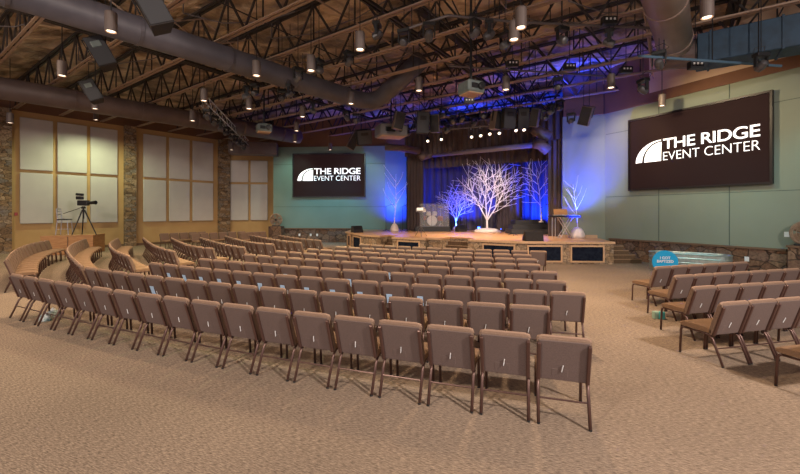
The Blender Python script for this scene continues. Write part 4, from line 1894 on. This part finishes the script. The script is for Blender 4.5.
def speaker(px, py, z, w_, h_, d_, rx, ry, rz, label, m_=M_SPK):
    loc = P(px, py, z)
    if px < 200:
        rot_ = (R4('Y', -32) @ R4('Z', 30) @ R4('X', 12)).to_euler()
    else:
        rot_ = (math.radians(rx), math.radians(ry), math.radians(rz))
    t = thing('hanging_speaker', label, 'speaker', loc, 0, 'black loudspeakers hung from the roof', rot=rot_)
    m = MB()
    vs = []
    for zz in (-h_ / 2, h_ / 2):
        vs += [(-w_ / 2, -d_ / 2, zz), (w_ / 2, -d_ / 2, zz), (w_ * .36, d_ / 2, zz), (-w_ * .36, d_ / 2, zz)]
    m.add(vs, [(0, 3, 2, 1), (4, 5, 6, 7), (0, 1, 5, 4), (1, 2, 6, 5), (2, 3, 7, 6), (3, 0, 4, 7)])
    m.build('cabinet', m_, t)
    m = MB()
    m.box((0, -d_ / 2 - .01, 0), (w_ * .92, .02, h_ * .94))
    m.build('grille', M_SPK if m_ is not M_SPK else mat('grille_grey', (.045, .045, .05), .8), t)
    m = MB()
    for sx in (-1, 1):
        m.box((sx * (w_ / 2 + .015), 0, h_ * .25), (.02, .06, h_ * .6))
    m.box((0, 0, h_ * .54), (w_ + .05, .06, .02))
    m.build('yoke', M_BLACK, t)
    m = MB()
    m.box((0, -d_ / 2 - .025, h_ * .22), (w_ * .5, .02, h_ * .2), bev=.008)
    m.build('horn', M_PROJ if py < 100 else M_SPK, t)
    return t, loc


def hang(t_loc, label, top=7.3):
    pass


SP = [(152, 10, 6.1, .45, .8, .45, 25, 0, 60, 'black speaker at the top left in front of the big duct', M_SPK),
      (101, 54, 6.1, .42, .75, .42, 25, -20, 60, 'tilted black speaker below the big upper left duct', M_SPK),
      (92, 92, 6.2, .42, .72, .42, 25, -25, 60, 'black speaker over the left bay of fabric panels', M_SPK),
      (507.5, 119, 6.05, .55, .85, .45, 8, 0, 12, 'broad grey black speaker, left of the central pair above the stage', M_SPK),
      (522.5, 119, 6.05, .46, .85, .45, 8, 0, -5, 'broad grey black speaker, right of the central pair above the stage', M_SPK),
      (535.5, 118, 6.05, .33, .75, .4, 8, 12, -35, 'slim speaker right of the central speaker pair', M_SPKT),
      (495.5, 121, 6.05, .42, .75, .4, 8, 4, 35, 'tan side speaker left of the central speaker pair', M_SPKT),
      (586.5, 116, 6.0, .42, .75, .42, 12, 20, -40, 'tilted brown speaker over the blue lit wall', M_SPKT),
      (422, 123, 6.1, .58, .95, .45, 8, 0, 10, 'grey black speaker left of the stage lights', M_SPK),
      (435.5, 124, 6.1, .42, .8, .4, 8, 0, -20, 'tan speaker right of the grey stage left speaker', M_SPKT),
      (398, 121, 6.1, .45, .75, .4, 8, 10, 25, 'brown speaker above the big box projector', M_SPKT),
      (363, 137, 6.0, .8, .75, .5, 15, -10, 25, 'dark speaker cluster box left above the far screen wall', M_SPK),
      (353, 141, 5.9, .45, .9, .4, 15, 25, 30, 'slim tilted speaker beside the dark cluster box', M_SPKT)]
for i, s_ in enumerate(SP):
    t, loc = speaker(*s_)
    m = MB()
    top = 8.6
    dz = top - loc[2]
    m.tube([(loc[0] - .12, loc[1], loc[2] + .3), (loc[0] - .1, loc[1], top)], .012, 5)
    m.tube([(loc[0] + .12, loc[1], loc[2] + .3), (loc[0] + .1, loc[1], top)], .012, 5)
    t['x'] = 0
    del t['x']
    bpy.context.view_layer.update()
    o = m.build('suspension', M_BLACK, t)
    o.matrix_parent_inverse = t.matrix_world.inverted()


# projectors
def projector(px, py, z, w_, h_, d_, rz, label, m_=M_PROJ, polez=8.6):
    loc = P(px, py, z)
    t = thing('projector', label, 'projector', loc, rz, 'ceiling projectors')
    m = MB()
    m.box((0, 0, 0), (w_, d_, h_), bev=.05)
    m.box((0, 0, h_ * .5), (w_ * .55, d_ * .5, h_ * .25), bev=.02)
    m.build('housing', m_, t)
    m = MB()
    m.box((0, 0, -h_ * .5), (w_ * .86, d_ * .86, .04), bev=.01)
    m.build('underside', M_PROJT, t)
    m = MB()
    m.lathe([(.1, 0), (.11, .1), (.08, .12)], 14, TR(w_ * .2, -d_ / 2, 0) @ R4('X', 90))
    m.build('lens', M_BLACK, t)
    m = MB()
    m.box((-w_ * .15, -d_ / 2 - .005, .0), (w_ * .35, .02, h_ * .4))
    m.build('vent', M_BLACK, t)
    m = MB()
    m.tube([(0, 0, h_ / 2), (0, 0, polez - loc[2])], .035, 8)
    m.build('pole', M_BLACK, t)


projector(471, 88.5, 5.75, .60, .36, .6, .45, 'grey green projector on a pole at the ceiling centre')
projector(391, 131.5, 5.9, 1.35, .55, 1.0, .35, 'large dark box projector left of the stage lights', mat('projector_dark', (.15, .14, .14), .5))
projector(264, 128.5, 5.7, .62, .34, .55, .5, 'small grey projector hanging over the middle bay')


# stage light cans along pipes
def make_par():
    t = thing('stage_light', 'x', 'stage light', (0, 0, 0))
    mt = R4('X', -48)
    m = MB()
    m.lathe([(.07, -.2), (.085, .0), (.10, .12), (.10, .2), (.03, .24)][::-1] and [(.085, -.2), (.085, -.05), (.07, .12), (.04, .2)], 12, mt)
    c = m.build('housing', M_SPK, t)
    m = MB()
    m.lathe([(.066, -.206), (.066, -.19)], 12, mt)
    m.build('lens', M_LENS, c)
    m = MB()
    m.box((-.12, 0, .08), (.012, .04, .3)).box((.12, 0, .08), (.012, .04, .3)).box((0, 0, .228), (.252, .04, .014))
    m.build('yoke', M_BLACK, t)
    m = MB()
    m.tube([(0, 0, .23), (0, 0, .36)], .015, 6)
    m.build('clamp', M_SILVER, t)
    return t


def make_led():
    t = thing('moving_head_light', 'x', 'stage light', (0, 0, 0))
    m = MB()
    m.lathe([(.05, -.14), (.09, -.12), (.11, 0), (.09, .12), (.04, .15)], 12, R4('X', 60))
    m.build('head', M_HEAD, t)
    m = MB()
    m.box((-.14, 0, .1), (.03, .08, .26)).box((.14, 0, .1), (.03, .08, .26)).box((0, 0, .225), (.3, .08, .02))
    m.build('yoke', M_BLACK, t)
    m = MB()
    m.box((0, 0, .27), (.32, .2, .1), bev=.015)
    m.build('base', M_BLACK, t)
    m = MB()
    m.tube([(.05, .1, .3), (.2, .12, .42), (.1, .0, .5), (-.15, .02, .45), (-.1, .1, .32)], .008, 4)
    m.build('cable', M_BLACK, t)
    return t


par = make_par()
register(par)
led = make_led()
register(led)
firsts = {'par': True, 'led': True}


def put(kind, loc, rz, label, group):
    pr = par if kind == 'par' else led
    if firsts[kind]:
        firsts[kind] = False
        pr.location = loc
        pr.rotation_euler = (0, 0, rz)
        return tag(pr, label, None, group)
    return dup(pr, loc, (0, 0, rz), label, group)


def pipe(a, b, label, r=.03, m_=M_GREYP, drops=3, sag=0.0, name='lighting_pipe'):
    a, b = Vector(a), Vector(b)
    t = thing(name, label, 'lighting pipe', a, 0, 'lighting pipes')
    m = MB()
    n = 8
    m.tube([(b - a) * (i / n) + Vector((0, 0, -sag * math.sin(math.pi * i / n))) for i in range(n + 1)], r, 8)
    m.build('tube', m_, t)
    for i in range(drops):
        u = (i + .5) / drops
        q_ = (b - a) * u
        m = MB()
        m.tube([(q_.x, q_.y, q_.z), (q_.x, q_.y, 8.62 - a.z)], .014, 5)
        m.build('hanger', M_BLACK, t)
    return t


# front stage lighting bar (bright row above the valance)
pa_, pb_ = D(418, 132, 19.6), D(531, 122.5, 16.4)
pipe(pa_, pb_, 'long lighting bar with bright lamps just before the stage valance', .03, M_GREYP, 4)
for i, (px, py) in enumerate(((427.5, 139), (441, 137.3), (471, 134.8), (480, 133.5), (489, 131.8), (498.5, 131), (515, 128.2), (523, 127.5))):
    u = (px - 418) / 113
    Yp = 19.6 + (16.4 - 19.6) * u
    x, y, z = D(px, py, Yp)
    put('par', (x, y, z), 0, 'bright white stage lamp, %s from the left on the bar before the valance' % ORD[i], 'bright lamps before the valance')
    lamp('SPOT', 'stage_lamp', (x, y - .2, z - .25), (x * 1.05, y + 1.2, .9), 330, (1, .74, .50), .07, 85, .7)
# rear dark fixtures
for i, (px, py, Yp, k_) in enumerate(((453, 122, 18, 'led'), (462, 120, 17.5, 'led'), (474, 124, 18, 'led'), (447, 131, 18.5, 'led'), (408, 134, 20, 'led'), (415, 128, 20, 'led'),
                                      (551, 112, 15.5, 'led'), (560, 108, 15.5, 'led'), (571, 121, 15.5, 'led'), (558, 87, 13, 'led'), (545, 118, 16, 'led'),
                                      (483, 116, 16.5, 'led'), (443, 115, 17.5, 'led'))):
    x, y, z = D(px, py, Yp)
    put(k_, (x, y, min(z, 6.9)), .3 * i, 'unlit dark stage fixture above the stage, %s placed in the cluster' % ORD[i] if False else
        'unlit stage fixture ' + ['above the left stage speaker gap', 'above the bright lamp bar', 'hanging left of the tan side speaker', 'between stage left speakers and bar', 'near the box projector, lower',
                                  'near the box projector, upper', 'right of the central speakers, lower', 'right of the central speakers, upper', 'before the blue lit wall', 'high over the right stage',
                                  'beside the slim speaker', 'above the tan side speaker', 'above the tan stage left speaker'][i], 'unlit fixtures over the stage')
# mid grey conduit with heads
pts = [(P(400, 31, 6.7), P(448, 15.5, 6.9)), (P(448, 15.5, 6.9), P(516, 22, 6.9)), (P(516, 22, 6.9), P(650, 28, 6.9))]
for i, (a_, b_) in enumerate(pts):
    pipe(a_, b_, 'grey lighting pipe high over the centre, %s section' % ['left', 'middle', 'right'][i], .035, M_GREYP, 2)
pipe(P(449, 66, 6.7), P(604, 76, 6.7), 'thin grey lighting pipe crossing right of the projector pole', .03, M_GREYP, 3)
DBL = mat('blue_grey_pipe', (.07, .13, .19), .5)
pipe(P(639, 56, 5.95), P(781, 66, 5.95), 'blue grey lighting pipe below the fat right duct', .035, DBL, 3)
HEADS = [(429, 36, 6.4, 'hanging from the left section of the grey pipe'), (475, 33, 6.4, 'right of the projector pole top'), (489, 35, 6.4, 'second right of the projector pole top'),
         (505, 45, 6.3, 'behind the large top centre pendant'), (404, 42, 6.4, 'at the left end of the grey pipe'), (562, 40, 6.3, 'high over the centre right'), (609, 43, 6.4, 'left of the fat right duct'),
         (643, 90, 5.6, 'low below the blue grey pipe'), (659, 64, 5.8, 'at the middle of the blue grey pipe'), (761, 66, 5.7, 'at the right end of the blue grey pipe'),
         (298, 78, 6.2, 'on the big duct, upper'), (290, 94, 6.1, 'below the big duct'), (246, 96, 6.1, 'left of the greenish pendant'), (255, 93, 6.3, 'above the greenish pendant'),
         (282, 98, 6.2, 'under the big duct, centre left'), (319, 70, 6.3, 'beside the greenish top pendant'), (313, 111, 6.1, 'right of the small projector'), (347, 118, 6.2, 'below the duct bend, left'),
         (356, 121, 6.1, 'below the duct bend, right'), (349, 62, 6.6, 'right of the high pendant'), (377, 35, 6.7, 'high at centre left')]
for i, (px, py, z, lab) in enumerate(HEADS):
    loc = P(px, py, z)
    put('led', loc, i * .7, 'small dark lighting head ' + lab, 'small lighting heads under the roof')
    lm = MB()
    lm.tube([(0, 0, .32), (0, 0, 8.62 - z)], .01, 5)
    o = lm.build('hanger_rod', M_BLACK, loc=loc)
    kids = [c for c in COL.objects if c.get('label') == 'small dark lighting head ' + lab]
    if kids:
        o.location = (0, 0, 0)
        o.parent = kids[0]
# small black dimmer boxes
for px, py, z, lab in ((512.5, 64, 6.7, 'left of two on the thin centre pipe'), (569.5, 67, 6.7, 'right of two on the thin centre pipe'), (609, 21, 6.9, 'on the right section of the grey pipe'),
                       (626, 70, 6.6, 'left of the fat right duct'), (695.5, 65.5, 5.95, 'blue one on the blue grey pipe'), (469, 101, 6.0, 'under the centre projector')):
    loc = P(px, py, z)
    t = thing('dimmer_box', 'small black dimmer box with white sockets, ' + lab, 'dimmer box', loc, 0, 'dimmer boxes on the pipes')
    m = MB()
    m.box((0, 0, 0), (.36, .16, .2), bev=.01)
    m.tube([(0, 0, .1), (0, 0, 8.62 - z)], .01, 5)
    m.build('box_body', M_BLACK, t)
    for sx in (-.1, 0, .1):
        m = MB()
        m.box((sx, -.085, .02), (.045, .02, .05))
        m.build('socket', M_WHITE, t)

# truss with pars, upper left (runs away from the camera)
tA, tB = Vector(P(205, 106, 6.35)), Vector(P(246, 145, 6.35))
t = thing('lighting_truss', 'square lattice lighting truss over the middle bay crowded with fixtures', 'truss', tA, 0)
dT = tB - tA
LT = dT.length
ux = dT.normalized()
uy = Vector((-ux.y, ux.x, 0))
m = MB()
for sy in (-.15, .15):
    for sz in (0, .3):
        m.tube([uy * sy + Vector((0, 0, sz)), ux * LT + uy * sy + Vector((0, 0, sz))], .025, 6)
n = int(LT / .5)
for i in range(n):
    a_ = ux * (i * .5)
    b_ = ux * ((i + 1) * .5)
    for sy in (-.15, .15):
        m.tube([a_ + uy * sy + Vector((0, 0, 0 if i % 2 else .3)), b_ + uy * sy + Vector((0, 0, .3 if i % 2 else 0))], .012, 4)
    m.tube([a_ + uy * -.15, b_ + uy * .15], .012, 4)
m.build('lattice', M_SILVER, t)
for u in (.15, .5, .85):
    m = MB()
    q_ = ux * LT * u
    m.tube([(q_.x, q_.y, .3), (q_.x, q_.y, 2.1)], .015, 5)
    m.build('hanger', M_BLACK, t)
for i in range(8):
    q_ = tA + ux * (LT * (i + .3) / 8.2)
    put('led', (q_.x, q_.y, q_.z - .36), i * .9, 'silver fixture, %s along the lattice truss over the middle bay' % ORD[i], 'fixtures on the lattice truss')

# added spots without fixtures, tinting the walls warm, green and teal
lamp('SPOT', 'wall_tint_spot', (7.5, 12.6, 6.2), (11.3, 13.7, 4.8), 420, (1, .76, .46), .1, 80, .8)
lamp('SPOT', 'wall_tint_spot', (7.9, 15.0, 6.2), (9.9, 16.4, 4.8), 260, (1, .76, .46), .1, 85, .8)
lamp('SPOT', 'wall_tint_spot', (10.9, 9.5, 6.2), (13.2, 10.2, 4.9), 160, (.5, 1, .62), .1, 80, .8)
lamp('SPOT', 'wall_tint_spot', (-6.6, 24.2, 6.2), (-7.2, 26.3, 4.0), 160, (.6, 1, .8), .1, 80, .8)
lamp('SPOT', 'wall_tint_spot', (-2.6, 23.4, 6.2), (-2.6, 26.0, 4.0), 140, (.7, 1, .85), .1, 85, .8)
lamp('SPOT', 'wall_tint_spot', (-4.6, 23.0, 5.9), (-4.8, 26.2, 1.2), 420, (.12, .70, 1), .1, 85, .8)
lamp('SPOT', 'wall_tint_spot', (8.6, 12.2, 5.8), (10.9, 14.4, 1.2), 150, (.2, .85, 1), .1, 80, .9)
lamp('SPOT', 'wall_tint_spot', (9.8, 9.6, 5.8), (12.4, 11.5, 1.2), 150, (.2, .85, 1), .1, 80, .9)
